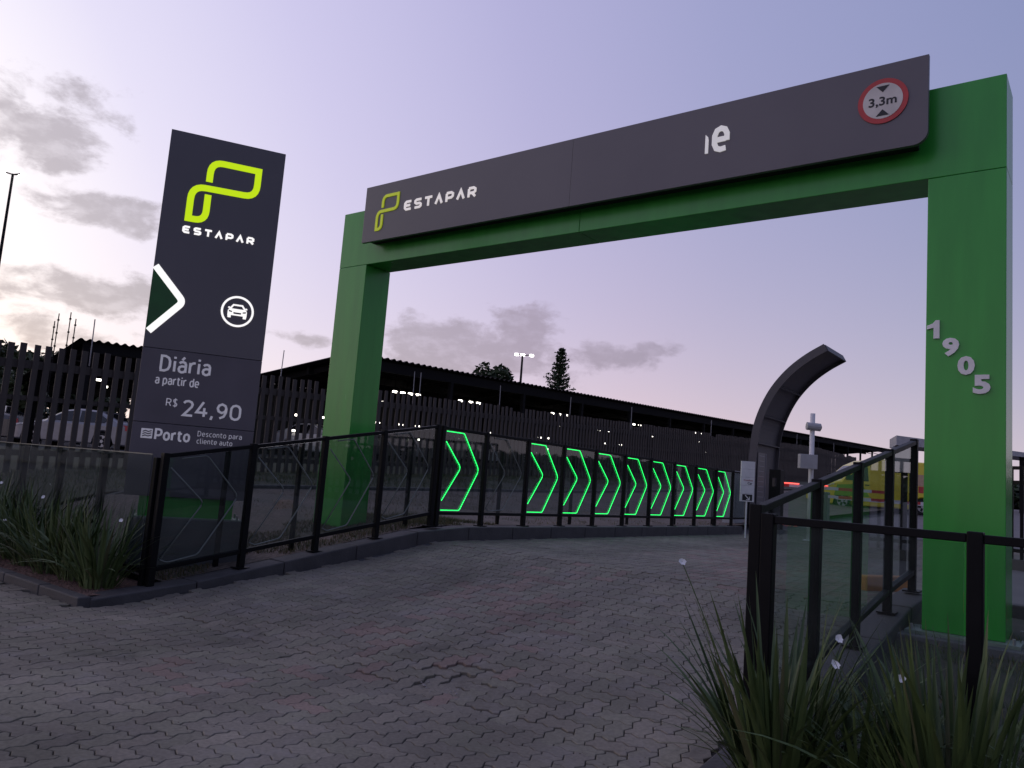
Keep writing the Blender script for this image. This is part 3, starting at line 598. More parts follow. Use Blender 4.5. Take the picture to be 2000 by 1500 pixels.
railing('glass_railing', 'dark glass railing with unlit chevron tubes climbing beside the price totem', 'y', XL, PYL, ftop, fbase, glassL, unlit=(0, 1, 2, 3), brace=(5.70, 6.80, 8.9))
PY2 = [9.22, 10.32, 11.51, 12.68, 13.86, 15.07, 16.26, 17.47, 18.70, 19.97, 21.1, 22.3]
railing('glass_railing', 'level glass railing with glowing green chevron light tubes', 'y', XL, PY2, lambda y: 2.335 - (y - 9) * .0055, fbase, glassL, lit=(0, 2, 3, 4, 5, 6, 7, 8, 9), unlit=(1,), brace=(9.6, 11.2, 13.55, 15.9, 18.3, 20.6))
railing('glass_railing', 'level dark glass railing behind the lily bed next to the totem', 'x', YF, [-8.555, -9.78, -10.93, -12.08, -13.2, -14.4, -15.6, -16.8, -18][::-1], lambda x: 1.56, lambda x: .085, glassF, rail_h=.0, front=.065)
railing('glass_railing', 'glass railing climbing the kerb beside the numbered pillar', 'y', XR, [4.80, 6.0, 7.13, 8.28, 9.40], lambda y: 1.53 + (cl(y, 4.7, 9.4) - 4.7) / 4.7 * .81, lambda y: h1(y) - .028, glassR, side=-1)
railing('glass_railing', 'glass railing along the soil bed in front of the numbered pillar', 'x', YF, [-1.64, -.585, .6, 1.8, 3.0, 4.2], lambda x: 1.50, lambda x: .075, glassR)
# ------------------------------------------------------------------ timber slat fence
FX = -18.0
ft = lambda y: Lz(y) + 2.60
sf = thing('slat_fence', 'tall dark timber slat fence along the lawn in front of the carports', 'fence', (FX, 20, Lz(20)))
y = 3.2; k = 0
sme = bpy.data.meshes.new('slat'); t_ = MB().box(-.018, .018, -.058, .058, 0, 1); sme.from_pydata(t_.v, [], t_.f); sme.materials.append(slat_m)
while y < 72:
    z0 = Tz(FX, y) + .02; z1 = ft(y) + random.uniform(-.025, .025) - (.16 if k % 37 in (9, 10, 11) else 0)
    o = bpy.data.objects.new('slat', sme); COL.objects.link(o); o.parent = sf
    o.matrix_basis = Matrix.Translation(Vector((FX + .05, y, z0)) - sf.location) @ Matrix.Rotation(random.uniform(-.006, .006), 4, 'X') @ Matrix.Diagonal((1, random.uniform(.95, 1.06), z1 - z0, 1))
    y += .243 * random.uniform(.97, 1.03); k += 1
for dz, h in ((.42, .17), (1.12, .10), (2.25, .12)):
    for a in range(3, 72, 6):
        b = min(a + 6, 72); obj('rail', MB().beam((FX, a + .004, ft(a) - dz), (FX, b - .004, ft(b) - dz), .05, h), slat_m, sf)
for yy in range(4, 72, 3): obj('post', MB().box(FX - .13, FX - .04, yy - .05, yy + .05, Tz(FX, yy) - .02, ft(yy) - .3), dark_steel, sf)
rod_m = mat('galvanised_rod', (.34, .33, .35), .5)
for yy in (8.0, 13.0, 18.11, 18.39, 22.6, 27.3, 32.5, 41.6, 49, 56.4, 65.5):
    ro = obj('electric_fence_rod', MB().tube([(FX - .06, yy, ft(yy) - .3), (FX - .06, yy + random.uniform(-.03, .03), ft(yy) + .75)], .013, 5), rod_m, sf)
# ------------------------------------------------------------------ carports
def corrug(x0, x1, zf, y0, y1, pitch=.36, amp=.05, n=6, th=.02):
    mb = MB(); m = int((y1 - y0) / pitch * n); V = []
    for i in range(m + 1):
        y = y0 + (y1 - y0) * i / m; d = amp * math.sin(i * 2 * math.pi / n)
        for x in (x0, x1): V += [(x, y, zf(x, y) + d), (x, y, zf(x, y) + d - th)]
    F = []
    for i in range(m):
        a, b = i * 4, (i + 1) * 4
        F += [(a, b, b + 2, a + 2), (a + 1, a + 3, b + 3, b + 1), (a, a + 1, b + 1, b), (a + 2, b + 2, b + 3, a + 3)]
    F += [(0, 2, 3, 1), (m * 4, m * 4 + 1, m * 4 + 3, m * 4 + 2)]
    mb.v = V; mb.f = F; return mb
def carport(label, xf, xb, y0, y1, zf, wall=True):
    root = thing('carport', label, 'carport', (xf, y0, Tz(xf, y0)))
    obj('roof_sheet', corrug(xf + .25, xb - .3, zf, y0 - .3, y1), roof_m, root, fixn=False)
    for x, h in ((xf, .42), ((xf * .6 + xb * .4), .3), (xb, .35)):
        obj('roof_beam', MB().beam((x, y0, zf(x, y0) - .08 - h / 2), (x, y1, zf(x, y1) - .08 - h / 2), .12, h), dark_steel, root)
    y = y0 + .3
    while y < y1:
        obj('rafter', MB().beam((xf, y, zf(xf, y) - .24), (xb, y, zf(xb, y) - .22), .10, .22), dark_steel, root)
        obj('truss_brace', MB().beam((xf - .05, y, zf(xf, y) - .9), (xf - 1.4, y, zf(xf - 1.4, y) - .36), .07, .07), dark_steel, root)
        for x in (xf, xb):
            obj('column', MB().box(x - .09, x + .09, y - .09, y + .09, Tz(x, y) - .05, zf(x, y) - .45), dark_steel, root)
        y += 5.5
    if wall:
        obj('back_wall', MB().hexa([(xb - .25, y0, Tz(xb, y0) - .2), (xb - .13, y0, Tz(xb, y0) - .2), (xb - .13, y1, Tz(xb, y1) - .2), (xb - .25, y1, Tz(xb, y1) - .2), (xb - .25, y0, zf(xb, y0) - .35), (xb - .13, y0, zf(xb, y0) - .35), (xb - .13, y1, zf(xb, y1) - .35), (xb - .25, y1, zf(xb, y1) - .35)]), mat('dark_wall_panel', (.022, .022, .022), .8), root)
    return root
zB = lambda x, y: 6.0 + .034 * (y - 21) - .125 * (-24 - x)
carport('long carport with dark corrugated roof sloping away behind the slat fence', -24, -31, 20.6, 112, zB)
zA = lambda x, y: 5.93 + .05 * (y - 14.6) - .30 * max(0, -34 - x)
carport('shorter carport with peaked dark roof behind the parked cars', -34, -39.5, 14.7, 23.0, zA, wall=False)
lamp_me = None
def lamp_at(x, y, z, ztop, label):
    t = thing('hanging_lamp', label, 'lamp', (x, y, z), 'lamps under the carport roofs')
    obj('lens', MB().tube([(x, y - .12, z), (x, y + .12, z)], .047, 8), lamp_lit, t)
    obj('housing', MB().box(x - .07, x + .07, y - .14, y + .14, z + .055, z + .10), dark_steel, t)
    obj('drop_rod', MB().box(x - .01, x + .01, y - .01, y + .01, z + .10, ztop), dark_steel, t)
for x, dz, ys_ in ((-26, .80, [24.9, 25.4, 25.9, 26.4, 29.4, 30.2, 30.8, 37.5, 38.3, 39.1, 46.4, 47.2, 48.0, 57, 58, 70, 71.5]), (-27, 1.25, [21.8, 26.2, 28.9, 31.9, 33.5, 39.8, 44.4, 45.6, 52, 60]), (-29, 1.75, [22.0, 23.4, 26.8, 28.4, 29.6, 33.2, 35.5, 40.6, 41.6, 48.5, 49.7, 50.8, 66]), (-30, 2.3, [22.6, 24.2, 25.8, 27.6, 30.9, 34.1, 36.7, 38.2, 43, 46.5]), (-25, 1.55, [23.3, 26.9, 31.2, 32.6, 36.1, 42.3, 53])):
    for yy in ys_: lamp_at(x, yy, zB(x, yy) - dz, zB(x, yy) - .03, {-26: 'small lit lamp hung high above the slat fence under the long carport roof', -27: 'small lit lamp hung at middle height under the long carport roof', -29: 'small lit lamp hung low behind the slats under the long carport roof', -30: 'small lit lamp hung lowest near the back wall of the long carport', -25: 'small lit lamp hung at the front eave of the long carport'}[x])
for x, yy, z in ((-35.5, 16.2, 4.5), (-35.5, 18.6, 4.55), (-37, 17.2, 4.35), (-37, 19.4, 4.4), (-38.6, 18.4, 4.2), (-38.6, 21, 4.3), (-35.5, 21.5, 4.6)):
    lamp_at(x, yy, z, zA(x, yy) - .03, 'small lit lamp hanging under the peaked carport roof')
# ------------------------------------------------------------------ curved steel canopy
AP = [(-9.02, .80), (-9.03, 1.8), (-9.02, 2.7), (-8.97, 3.45), (-8.86, 4.0), (-8.63, 4.58), (-8.34, 5.06), (-7.93, 5.52), (-7.44, 5.90), (-6.93, 6.19)]
AP2 = []
for i in range(len(AP) - 1):
    p0, p1, p2, p3 = [Vector(AP[cl(k, 0, len(AP) - 1)]) for k in (i - 1, i, i + 1, i + 2)]
    for s in range(4):
        t = s / 4; AP2.append(.5 * ((2 * p1) + (p2 - p0) * t + (2 * p0 - 5 * p1 + 4 * p2 - p3) * t * t + (3 * p1 - p0 - 3 * p2 + p3) * t ** 3))
AP2.append(Vector(AP[-1]))
arch = thing('curved_canopy', 'curved graphite steel canopy arching over the lane past the chevrons', 'canopy', (-9, 25, .8))
afn = lambda y: (lambda u, v, w: (u, y + w, v))
obj('skin', MB().strip([tuple(p) for p in AP2], .03, afn(24.02), 0, 1.96), arch_m, arch, smooth=False)
for y0 in (23.98, 25.98): obj('edge_beam', MB().strip([tuple(p) for p in AP2], .24, afn(y0), 0, .04), arch_m, arch)
for k in (11, 17, 24, 36):
    p = AP2[k]; t = (AP2[min(k + 1, len(AP2) - 1)] - AP2[k - 1]).normalized(); n_ = Vector((t.y, -t.x)); a = p + n_ * .02; b = p + n_ * .13
    obj('rib', MB().beam((a.x, 24.03, a.y), (a.x, 25.97, a.y), .22, .035, (t.x, 0, t.y)), arch_m, arch)
obj('notice_board', MB().box(-9.0, -8.975, 24.35, 25.05, 1.35, 3.0), mat('notice_panel', (.11, .105, .12), .4), arch)
fr_ = mat('notice_frame', (.25, .24, .27), .4)
for z in [1.45 + .16 * k for k in range(10)]: obj('notice_line', MB().box(-8.975, -8.972, 24.42, 24.9, z, z + .02), fr_, arch)
obj('notice_edge', MB().box(-8.975, -8.965, 25.02, 25.05, 1.35, 3.0), fr_, arch)
# pay station and barriers
ps = thing('pay_station', 'slim black pay station beside the curved canopy', 'pay station', (-7.9, 23.0, Rz(23)))
obj('cabinet', MB().box(-8.08, -7.75, 22.85, 23.2, Rz(23), 2.44), black_metal, ps, bev=.01)
obj('screen', MB().box(-7.98, -7.85, 22.845, 22.849, 1.95, 2.2), mat('dark_screen', (.02, .02, .03), .1), ps)
obj('foot', MB().box(-8.13, -7.70, 22.8, 23.25, Rz(23) - .02, Rz(23) + .12), concrete, ps)
def barrier(label, bx, by, ex, ey, zg, led):
    b = thing('boom_barrier', label, 'barrier', (bx, by, zg))
    obj('cabinet', MB().box(bx - .18, bx + .18, by - .18, by + .18, zg - .03, zg + 1.08), mat('barrier_grey', (.13, .13, .14), .5), b, bev=.02)
    z = zg + .93; L = math.hypot(ex - bx, ey - by); n = 8
    for k in range(n):
        a, c = k / n, (k + 1) / n
        obj('boom_section', MB().beam((bx + (ex - bx) * a, by + (ey - by) * a - .2, z), (bx + (ex - bx) * c, by + (ey - by) * c - .2, z), .05, .10), [white_paint, red_paint][k % 2], b)
    for a, c in led:
        obj('led_strip', MB().beam((bx + (ex - bx) * a, by + (ey - by) * a - .24, z + .075), (bx + (ex - bx) * c, by + (ey - by) * c - .24, z + .075), .03, .035), led_red, b)
barrier('boom barrier with glowing red light strip by the curved canopy', -9.9, 27.0, -6.2, 29.2, 1.16, [(.20, .33), (.47, .55)])
barrier('red and white boom barrier in front of the yellow van', -8.3, 29.0, -4.6, 31.5, Rz(30) , [])
# white lane sign with arrow
ls = thing('lane_sign', 'slim white lane sign with a black arrow panel on a thin post', 'sign', (-7.5, 19.7, Rz(19.7)))
LO = Vector((-7.625, 19.50, 0)); LDv = Vector((.79, .61, 0)).normalized(); LN = Vector((.61, -.79, 0))
lfn = lambda u, v, w: tuple(LO + LDv * u + LN * w + Vector((0, 0, v)))
for k in range(5):
    z0 = 1.475 + k * .203; obj('sign_panel', MB().prism([(0, z0), (.345, z0), (.345, z0 + .199), (0, z0 + .199)], lfn, 0, .06), white_paint, ls)
obj('post', MB().tube([lfn(.17, Rz(19.7), .03), lfn(.17, 1.474, .03)], .022, 8), white_paint, ls)
obj('arrow_panel', MB().prism([(.05, 1.50), (.30, 1.50), (.30, 1.655), (.05, 1.655)], lfn, .06, .064), blk, ls)
obj('arrow', MB().strip([(.12, 1.635), (.225, 1.525)], .022, lfn, .064, .068).strip([(.23, 1.60), (.228, 1.522), (.15, 1.522)], .022, lfn, .064, .0683), white_paint, ls)
rp = mat('red_print', (.35, .05, .06), .5)
text_obj('print', 'Comfort', lfn, .07, 1.985, .30, 2.03, rp, ls, off=.01, d0=.06, d1=.063)
text_obj('print', 'Car', lfn, .17, 1.905, .29, 1.965, blk, ls, off=.02, d0=.06, d1=.063)
# white camera pole
cp = thing('camera_pole', 'white pole with a camera head and a grey control box', 'pole', (-6.55, 21.7, Rz(21.7)))
obj('pole', MB().tube([(-6.55, 21.7, Rz(21.7) - .02), (-6.55, 21.7, 3.95)], .065, 12), white_paint, cp, smooth=True)
obj('control_box', MB().beam((-6.57, 21.45, 2.45), (-6.57, 21.45, 2.83), .46, .20, (.61, -.79, 0)), mat('pale_grey_box', (.40, .39, .40), .5), cp, bev=.01)
hd = obj('camera_head', MB().tube([(-6.66, 21.56, 3.60), (-6.36, 21.76, 3.58)], .105, 12), mat('camera_grey', (.42, .41, .42), .4), cp, smooth=False)
obj('camera_lens', MB().tube([(-6.362, 21.758, 3.58), (-6.34, 21.773, 3.579)], .06, 10), car_glass, hd)
obj('base_plate', MB().box(-6.68, -6.42, 21.57, 21.83, Rz(21.7) - .005, Rz(21.7) + .02), white_paint, cp)
wc = thing('utility_cabinet', 'pale utility cabinet standing past the last green chevron', 'cabinet', (-8.7, 23.2, h1(23)))
obj('body', MB().box(-9.3, -8.95, 22.5, 23.3, h1(23) - .05, 2.32), mat('cabinet_pale', (.42, .42, .44), .5), wc, bev=.01)
obj('door_line', MB().box(-8.949, -8.946, 22.6, 23.2, .95, 2.25), mat('cabinet_door', (.38, .38, .40), .5), wc)
# grey ticket box on post behind the right glass
gb = thing('ticket_box', 'grey ticket box on a post behind the climbing glass railing', 'box', (-2.6, 13.2, Rz(13.2)))
obj('post', MB().box(-2.64, -2.56, 13.16, 13.24, Rz(13.2) - .02, 2.15), dark_steel, gb)
obj('box', MB().box(-2.76, -2.5, 13.05, 13.35, 2.14, 2.52), mat('ticket_grey', (.26, .26, .28), .5), gb, bev=.012)
# ------------------------------------------------------------------ vehicles
def wheel(root, x, y, r, w, s):
    t = obj('wheel', MB().tube([(x, y - w / 2, r), (x, y + w / 2, r)], r, 20), rubber, root)
    obj('rim', MB().tube([(x, y + s * (w / 2 + .001), r), (x, y + s * (w / 2 + .012), r)], r * .68, 16), rim_m, t)
    for k in range(5):
        a = k * 2 * math.pi / 5
        mb = MB().beam((x + math.cos(a + .62) * r * .18, y + s * (w / 2 + .014), r + math.sin(a + .62) * r * .18), (x + math.cos(a + .62) * r * .6, y + s * (w / 2 + .014), r + math.sin(a + .62) * r * .6), .1, .008, (0, 1, 0)); obj('rim_gap', mb, rubber, t)
def loft(sections):     # sections: list of rings (same count)
    mb = MB(); n = len(sections[0])
    for s in sections: mb.v += s
    for i in range(len(sections) - 1):
        for k in range(n): mb.f.append((i * n + k, i * n + (k + 1) % n, (i + 1) * n + (k + 1) % n, (i + 1) * n + k))
    mb.f.append(tuple(range(n))[::-1]); mb.f.append(tuple((len(sections) - 1) * n + k for k in range(n))); return mb
def vehicle(name, label, cat, paint, prof, belt, L, Wd, wb, wr, glass, group=None, van=False):
    """x forward from 0 (nose) to L (tail); prof = upper outline, belt = waist height"""
    root = thing(name, label, cat, (0, 0, 0), group)
    def arch_cut(x):
        for c in wb:
            d = abs(x - c)
            if d < wr * 1.16: return wr + math.sqrt(max(0, (wr * 1.16) ** 2 - d * d))
        return .20
    xs_ = sorted(set([p[0] for p in prof] + [L * k / 60 for k in range(61)]))
    def top(x):
        for (a, za), (b, zb) in zip(prof[:-1], prof[1:]):
            if a <= x <= b: return za + (zb - za) * (x - a) / max(b - a, 1e-6)
        return prof[-1][1]
    sec = []
    for x in xs_:
        zt = top(x); zl = min(arch_cut(x), zt - .05); hb = min(belt, zt); e = min(1, min(x, L - x) / .35); hw = Wd / 2 * (.86 + .14 * math.sqrt(cl(e)))
        tw = hw - (max(0, zt - belt) * (.10 if van else .30)); rr = .05 if zt > belt + .1 else .09
        sec.append([(x, -hw + .04, zl), (x, -hw, zl + .05), (x, -hw * 1.0, max(zl + .06, hb - .06)), (x, -tw, zt - rr), (x, -tw + rr * 1.3, zt), (x, tw - rr * 1.3, zt), (x, tw, zt - rr), (x, hw, max(zl + .06, hb - .06)), (x, hw, zl + .05), (x, hw - .04, zl)])
    bo = obj('body', loft(sec), paint, root, smooth=False)
    for c in wb:
        for s in (-1, 1): wheel(root, c, s * (Wd / 2 - .11), wr, .2, s)
    for nm, poly in glass:
        for s in (-1, 1):
            fn = lambda u, v, w, s=s: (u, s * (Wd / 2 - max(0, v - belt) * (.10 if van else .30) + w), v)
            obj(nm, MB().prism(poly, fn, -.02, .006), car_glass, root)
    return root, top
silver = mat('silver_car_paint', (.24, .24, .26), .3, metal=.35, coat=.6)
darkp = mat('dark_car_paint', (.03, .03, .035), .25, coat=.6)
whitep = mat('white_car_paint', (.55, .55, .56), .3, coat=.6)
sed_prof = [(0, .55), (.12, .72), (.9, .90), (1.25, .98), (1.95, 1.38), (2.5, 1.47), (3.2, 1.44), (3.95, 1.10), (4.45, 1.04), (4.55, .6)]
sed_gl = [('side_window', [(1.42, .99), (2.02, 1.33), (2.48, 1.395), (2.50, .98)]), ('side_window', [(2.58, .98), (2.57, 1.395), (3.15, 1.375), (3.62, 1.12), (3.5, 1.0)])]
def sedan(label, paint, extras=True):
    r, top = vehicle('parked_car', label, 'car', paint, sed_prof, .95, 4.55, 1.76, (.85, 3.5), .32, sed_gl, 'cars parked behind the slat fence')
    for s in (-1, 1):
        obj('headlight', MB().prism([(.06, .60), (.42, .70), (.40, .80), (.10, .72)], lambda u, v, w, s=s: (u, s * (.86 * .9 + w + u * .13), v), -.02, .02), lamp_glass, r)
        obj('tail_light', MB().prism([(4.1, .78), (4.54, .74), (4.50, .95), (4.15, .96)], lambda u, v, w, s=s: (u, s * (.80 + w), v), -.02, .06), red_paint, r)
        obj('mirror', MB().box(1.45, 1.62, s * .88 - .07, s * .88 + .07, .98, 1.10), paint, r)
        obj('door_handle', MB().box(2.3, 2.48, s * .882 - .01, s * .882 + .01, .86, .885), rim_m, r)
    obj('windscreen', MB().hexa([(1.33, -.62, 1.02), (1.33, .62, 1.02), (1.345, .62, 1.0), (1.345, -.62, 1.0), (1.90, -.52, 1.362), (1.90, .52, 1.362), (1.93, .52, 1.35), (1.93, -.52, 1.35)]), car_glass, r)
    obj('rear_window', MB().hexa([(3.30, -.5, 1.41), (3.30, .5, 1.41), (3.28, .5, 1.39), (3.28, -.5, 1.39), (3.88, -.6, 1.15), (3.88, .6, 1.15), (3.86, .6, 1.13), (3.86, -.6, 1.13)]), car_glass, r)
    return r
lamp_glass = mat('clear_lamp_glass', (.6, .6, .62), .1)
def place(r, x, y, z, fx, fy):      # nose at front; direction of travel from tail to nose = (fx,fy)
    a = math.atan2(-fy, -fx); r.matrix_world = Matrix.Translation((x, y, z)) @ Matrix.Rotation(a, 4, 'Z')
c1 = sedan('silver saloon car seen through the slat fence beside the totem', silver)
fd = Vector((-2.55, -1.9)).normalized()
def at_ground(p): return Tz(p[0], p[1])
P1 = (-33.0, 12.55); place(c1, P1[0], P1[1], 1.48, fd.x, fd.y)
c2 = dup(c1, Matrix.Identity(4), 'dark car parked ahead of the silver saloon behind the slats', 'cars parked behind the slat fence')
for ch in c2.children:
    if ch.name.startswith(('body', 'mirror')): ch.data = ch.data.copy(); ch.data.materials.clear(); ch.data.materials.append(darkp)
place(c2, -37.2, 10.3, 1.48, fd.x, fd.y)
for x, y, lb, pt in ((-27.0, 24.0, 'pale car under the long carport roof at its near end', whitep), (-27.2, 28.6, 'silver car parked second under the long carport roof', silver), (-27, 33.4, 'white car parked third under the long carport roof', whitep), (-27, 38.5, 'dark car parked farthest under the long carport roof', darkp)):
    c = dup(c1, Matrix.Identity(4), lb, 'cars parked behind the slat fence')
    for ch in c.children:
        if ch.name.startswith(('body', 'mirror')): ch.data = ch.data.copy(); ch.data.materials.clear(); ch.data.materials.append(pt)
    place(c, x, y, Tz(-27, y), 1, .15)
# yellow delivery van
yel = mat('yellow_van_paint', (.78, .62, .03), .35, col2=(.70, .57, .03), nscale=1.5, coat=.4)
grn = mat('green_van_film', (.22, .42, .03), .4)
vprof = [(0, .75), (.08, .95), (.55, 1.20), (.95, 1.32), (1.75, 2.10), (2.3, 2.38), (2.8, 2.45), (6.3, 2.45), (6.4, 2.2), (6.42, .6)]
vroot, _ = vehicle('delivery_van', 'yellow and green panel van behind the boom barrier', 'van', yel, vprof, 1.30, 6.42, 2.05, (1.0, 4.75), .36, [('side_window', [(1.15, 1.36), (1.82, 2.02), (2.18, 2.10), (2.22, 1.36)])], van=True)
for s in (-1, 1):
    sd = lambda u, v, w, s=s: (u, s * (1.025 - max(0, v - 1.3) * .10 + w), v)
    obj('side_graphic', MB().prism([(.6, .62), (2.3, .62), (1.9, 1.22), (.75, 1.12)], sd, -.01, .004), grn, vroot)
    obj('side_stripe', MB().prism([(.7, .42), (6.3, .42), (6.3, .56), (.7, .56)], sd, -.03, .012), white_paint, vroot)
    obj('side_graphic', MB().prism([(4.55, 1.0), (5.15, 1.0), (5.15, 1.30), (4.55, 1.30)], sd, -.01, .004), red_paint, vroot)
    obj('side_graphic', MB().prism([(4.2, 1.32), (6.2, 1.32), (6.2, 1.86), (4.2, 1.86)], sd, -.01, .0045), mat('peach_film', (.55, .36, .22), .4), vroot)
    obj('door_gap', MB().prism([(2.32, .6), (2.34, .6), (2.34, 2.2), (2.32, 2.2)], sd, -.01, .003), blk, vroot)
    obj('door_handle', MB().prism([(2.05, 1.16), (2.24, 1.16), (2.24, 1.21), (2.05, 1.21)], sd, 0, .03), blk, vroot)
    obj('mirror', MB().box(1.12, 1.27, s * 1.15 - .1, s * 1.15 + .1, 1.40, 1.68), blk, vroot)
    obj('headlight', MB().prism([(.10, .88), (.5, .98), (.62, 1.18), (.25, 1.06)], lambda u, v, w, s=s: (u, s * (.94 + w + u * .1), v), -.02, .03), lamp_glass, vroot)
obj('windscreen', MB().hexa([(1.02, -.85, 1.40), (1.02, .85, 1.40), (1.05, .85, 1.37), (1.05, -.85, 1.37), (1.72, -.78, 2.085), (1.72, .78, 2.085), (1.75, .78, 2.06), (1.75, -.78, 2.06)]), car_glass, vroot)
place(vroot, -11.8, 39.5, 1.38, -.80, -.60)
# ------------------------------------------------------------------ light masts and aerials
def mast(label, x, y, z0, z1, heads, lean=0):
    t = thing('light_mast', label, 'light mast', (x, y, z0))
    obj('pole', MB().tube([(x, y, z0), (x, y, z1)], [.16, .09], 8), dark_steel, t, smooth=True)
    for k, (dx, dy) in enumerate(heads):
        h = obj('lamp_head', MB().tube([(x, y, z1 - .05), (x + dx, y + dy, z1 + .1)], .05, 6), dark_steel, t)
        obj('lamp_lens', MB().box(x + dx - .14, x + dx + .14, y + dy - .14, y + dy + .14, z1 - .06, z1 + .12), mast_lit, h)
mast_lit = mat('lit_mast_lens', (.9, .9, .9), .4, emit=(1, .97, .92), estr=9)
mast('tall lamp mast with lit heads behind the long carport', -41.95, 55.2, 2.2, 12.5, [(-.42, -.3), (-.05, .1), (.62, .5)])
mast('very tall lamp mast rising beyond the slat fence against the glow', -66.4, 21.9, 1.6, 21.6, [(-.5, -.5), (.5, .5), (0, .5)])
for x, y, z, lb in ((-34.15, 13.55, 6.5, 'shortest of four whip aerials'), (-34.02, 13.62, 6.82, 'second tallest of four whip aerials'), (-33.62, 13.9, 6.9, 'tallest of four whip aerials'), (-33.45, 14.05, 6.65, 'whip aerial next to the carport ridge')):
    a = thing('aerial_rod', 'thin ' + lb + ' before the peaked carport roof', 'aerial', (x, y, 1.5), 'aerials by the peaked carport')
    obj('rod', MB().tube([(x - .25, y + .12, 1.5), (x, y, z)], .022, 5), dark_steel, a)
    for k in range(5): t = .55 + k * .1; obj('clip', MB().box(x - .25 * (1 - t) - .04, x - .25 * (1 - t) + .04, y + .12 * (1 - t) - .03, y + .12 * (1 - t) + .03, 1.5 + (z - 1.5) * t - .03, 1.5 + (z - 1.5) * t + .03), dark_steel, a)
# ------------------------------------------------------------------ trees
def leaf_cloud(pts, size, up=.3):
    mb = MB()
    for p in pts:
        a = Vector((random.gauss(0, 1), random.gauss(0, 1), random.gauss(0, 1) * .6)).normalized(); b = a.cross(Vector((random.gauss(0, 1), random.gauss(0, 1), random.gauss(0, 1)))).normalized(); s = size * random.uniform(.6, 1.3)
        mb.add([p - a * s, p + b * s * .45, p + a * s, p - b * s * .45], [(0, 1, 2, 3)])
    return mb
def broad_tree(label, x, y, z0, h, r, n, size, group=None, m=None):
    t = thing('broadleaf_tree', label, 'tree', (x, y, z0), group); mb = MB().tube([(x, y, z0 - .1), (x + .1, y, z0 + h * .3), (x, y + .1, z0 + h * .6)], [r * .09, r * .07, r * .03], 8); cen = []
    for k in range(11):
        a = random.uniform(0, 6.28); rr = r * random.uniform(.25, .72); c = Vector((x + rr * math.cos(a), y + rr * math.sin(a), z0 + h * random.uniform(.50, .86))); cen.append((c, r * random.uniform(.28, .45)))
        mb.tube([(x, y, z0 + h * random.uniform(.25, .45)), tuple(c)], [r * .04, r * .012], 5)
    obj('trunk', mb, bark, t)
    pts = []
    for k in range(n):
        c, rr = random.choice(cen); d = Vector((random.gauss(0, 1), random.gauss(0, 1), random.gauss(0, .8))).normalized(); pts.append(c + d * rr * random.uniform(.45, 1.05))
    o = obj('crown', leaf_cloud(pts, size), m or leaf_dark, t, fixn=False); return t
broad_tree('round leafy tree peeping over the long carport roof', -38.1, 45.7, 2.2, 8.3, 2.4, 4200, .24)
for k, (x, y, h, r, lb) in enumerate([(-44, 8, 4.2, 3.0, 'low leafy tree behind the dark parked car'), (-41.5, 14.0, 3.6, 2.6, 'low leafy tree behind the silver saloon'), (-46, 20, 4.4, 3.2, 'leafy tree behind the peaked carport'), (-43, 27, 4.0, 3.0, 'leafy tree between the two carports'), (-50, 2, 4.2, 3.4, 'low leafy tree far along the slat fence'), (-46, 17.2, 4.7, 3.3, 'dense leafy tree left of the peaked carport'), (-49, 13.5, 4.9, 3.4, 'dense leafy tree behind the dark car roof'), (-53, 20.5, 4.8, 3.6, 'dense leafy tree far behind the peaked carport')]):
    broad_tree(lb, x, y, 1.6, h, r, 3800, .28, 'trees behind the carports', mat('mid_leaf', (.06, .075, .025), .6, col2=(.03, .045, .016), nscale=1))
# distant wood closing the view behind the carports
mb = MB(); pts = []
for k in range(9000):
    y = random.uniform(-25, 150); x = -62 - random.uniform(0, 8) + 4 * math.sin(y * .1); top = 2.6 + 1.4 * mnoise.noise((y * .12, 3, 1)) + .7 * mnoise.noise((y * .5, 7, 1)); pts.append(Vector((x, y, 1.2 + top * random.random() ** .7)))
mb = leaf_cloud(pts, .75); tag(obj('distant_wood', mb, leaf_dark, fixn=False), 'dark distant wood beyond the carports', 'wood', kind='stuff'); pts = []
for k in range(9000):
    y = random.uniform(-40, 75); x = 19 + random.uniform(0, 9) + 3 * math.sin(y * .13); top = 2.5 + 1.2 * mnoise.noise((y * .12, 13, 1)) + .7 * mnoise.noise((y * .5, 17, 1)); pts.append(Vector((x, y, .2 + top * random.random() ** .7)))
mb = leaf_cloud(pts, .6); tag(obj('distant_wood', mb, leaf_dark, fixn=False), 'added dark wood beyond the bar railing, cutting sky reflections', 'wood', kind='stuff'); pts = []  # made-up tree line, added to darken what the right glass reflects
for k in range(7000):
    x = random.uniform(-12, 75); y = 100 + random.uniform(0, 12) - .1 * x; top = 3.6 + 1.6 * mnoise.noise((x * .12, 23, 1)) + .7 * mnoise.noise((x * .5, 27, 1)); pts.append(Vector((x, y, 1.6 + top * random.random() ** .7)))
mb = leaf_cloud(pts, .9); tag(obj('distant_wood', mb, leaf_dark, fixn=False), 'dark wood added across the road beyond the yellow van, cutting sky reflections', 'wood', kind='stuff')  # put in across the back to keep bright sky out of glass reflections
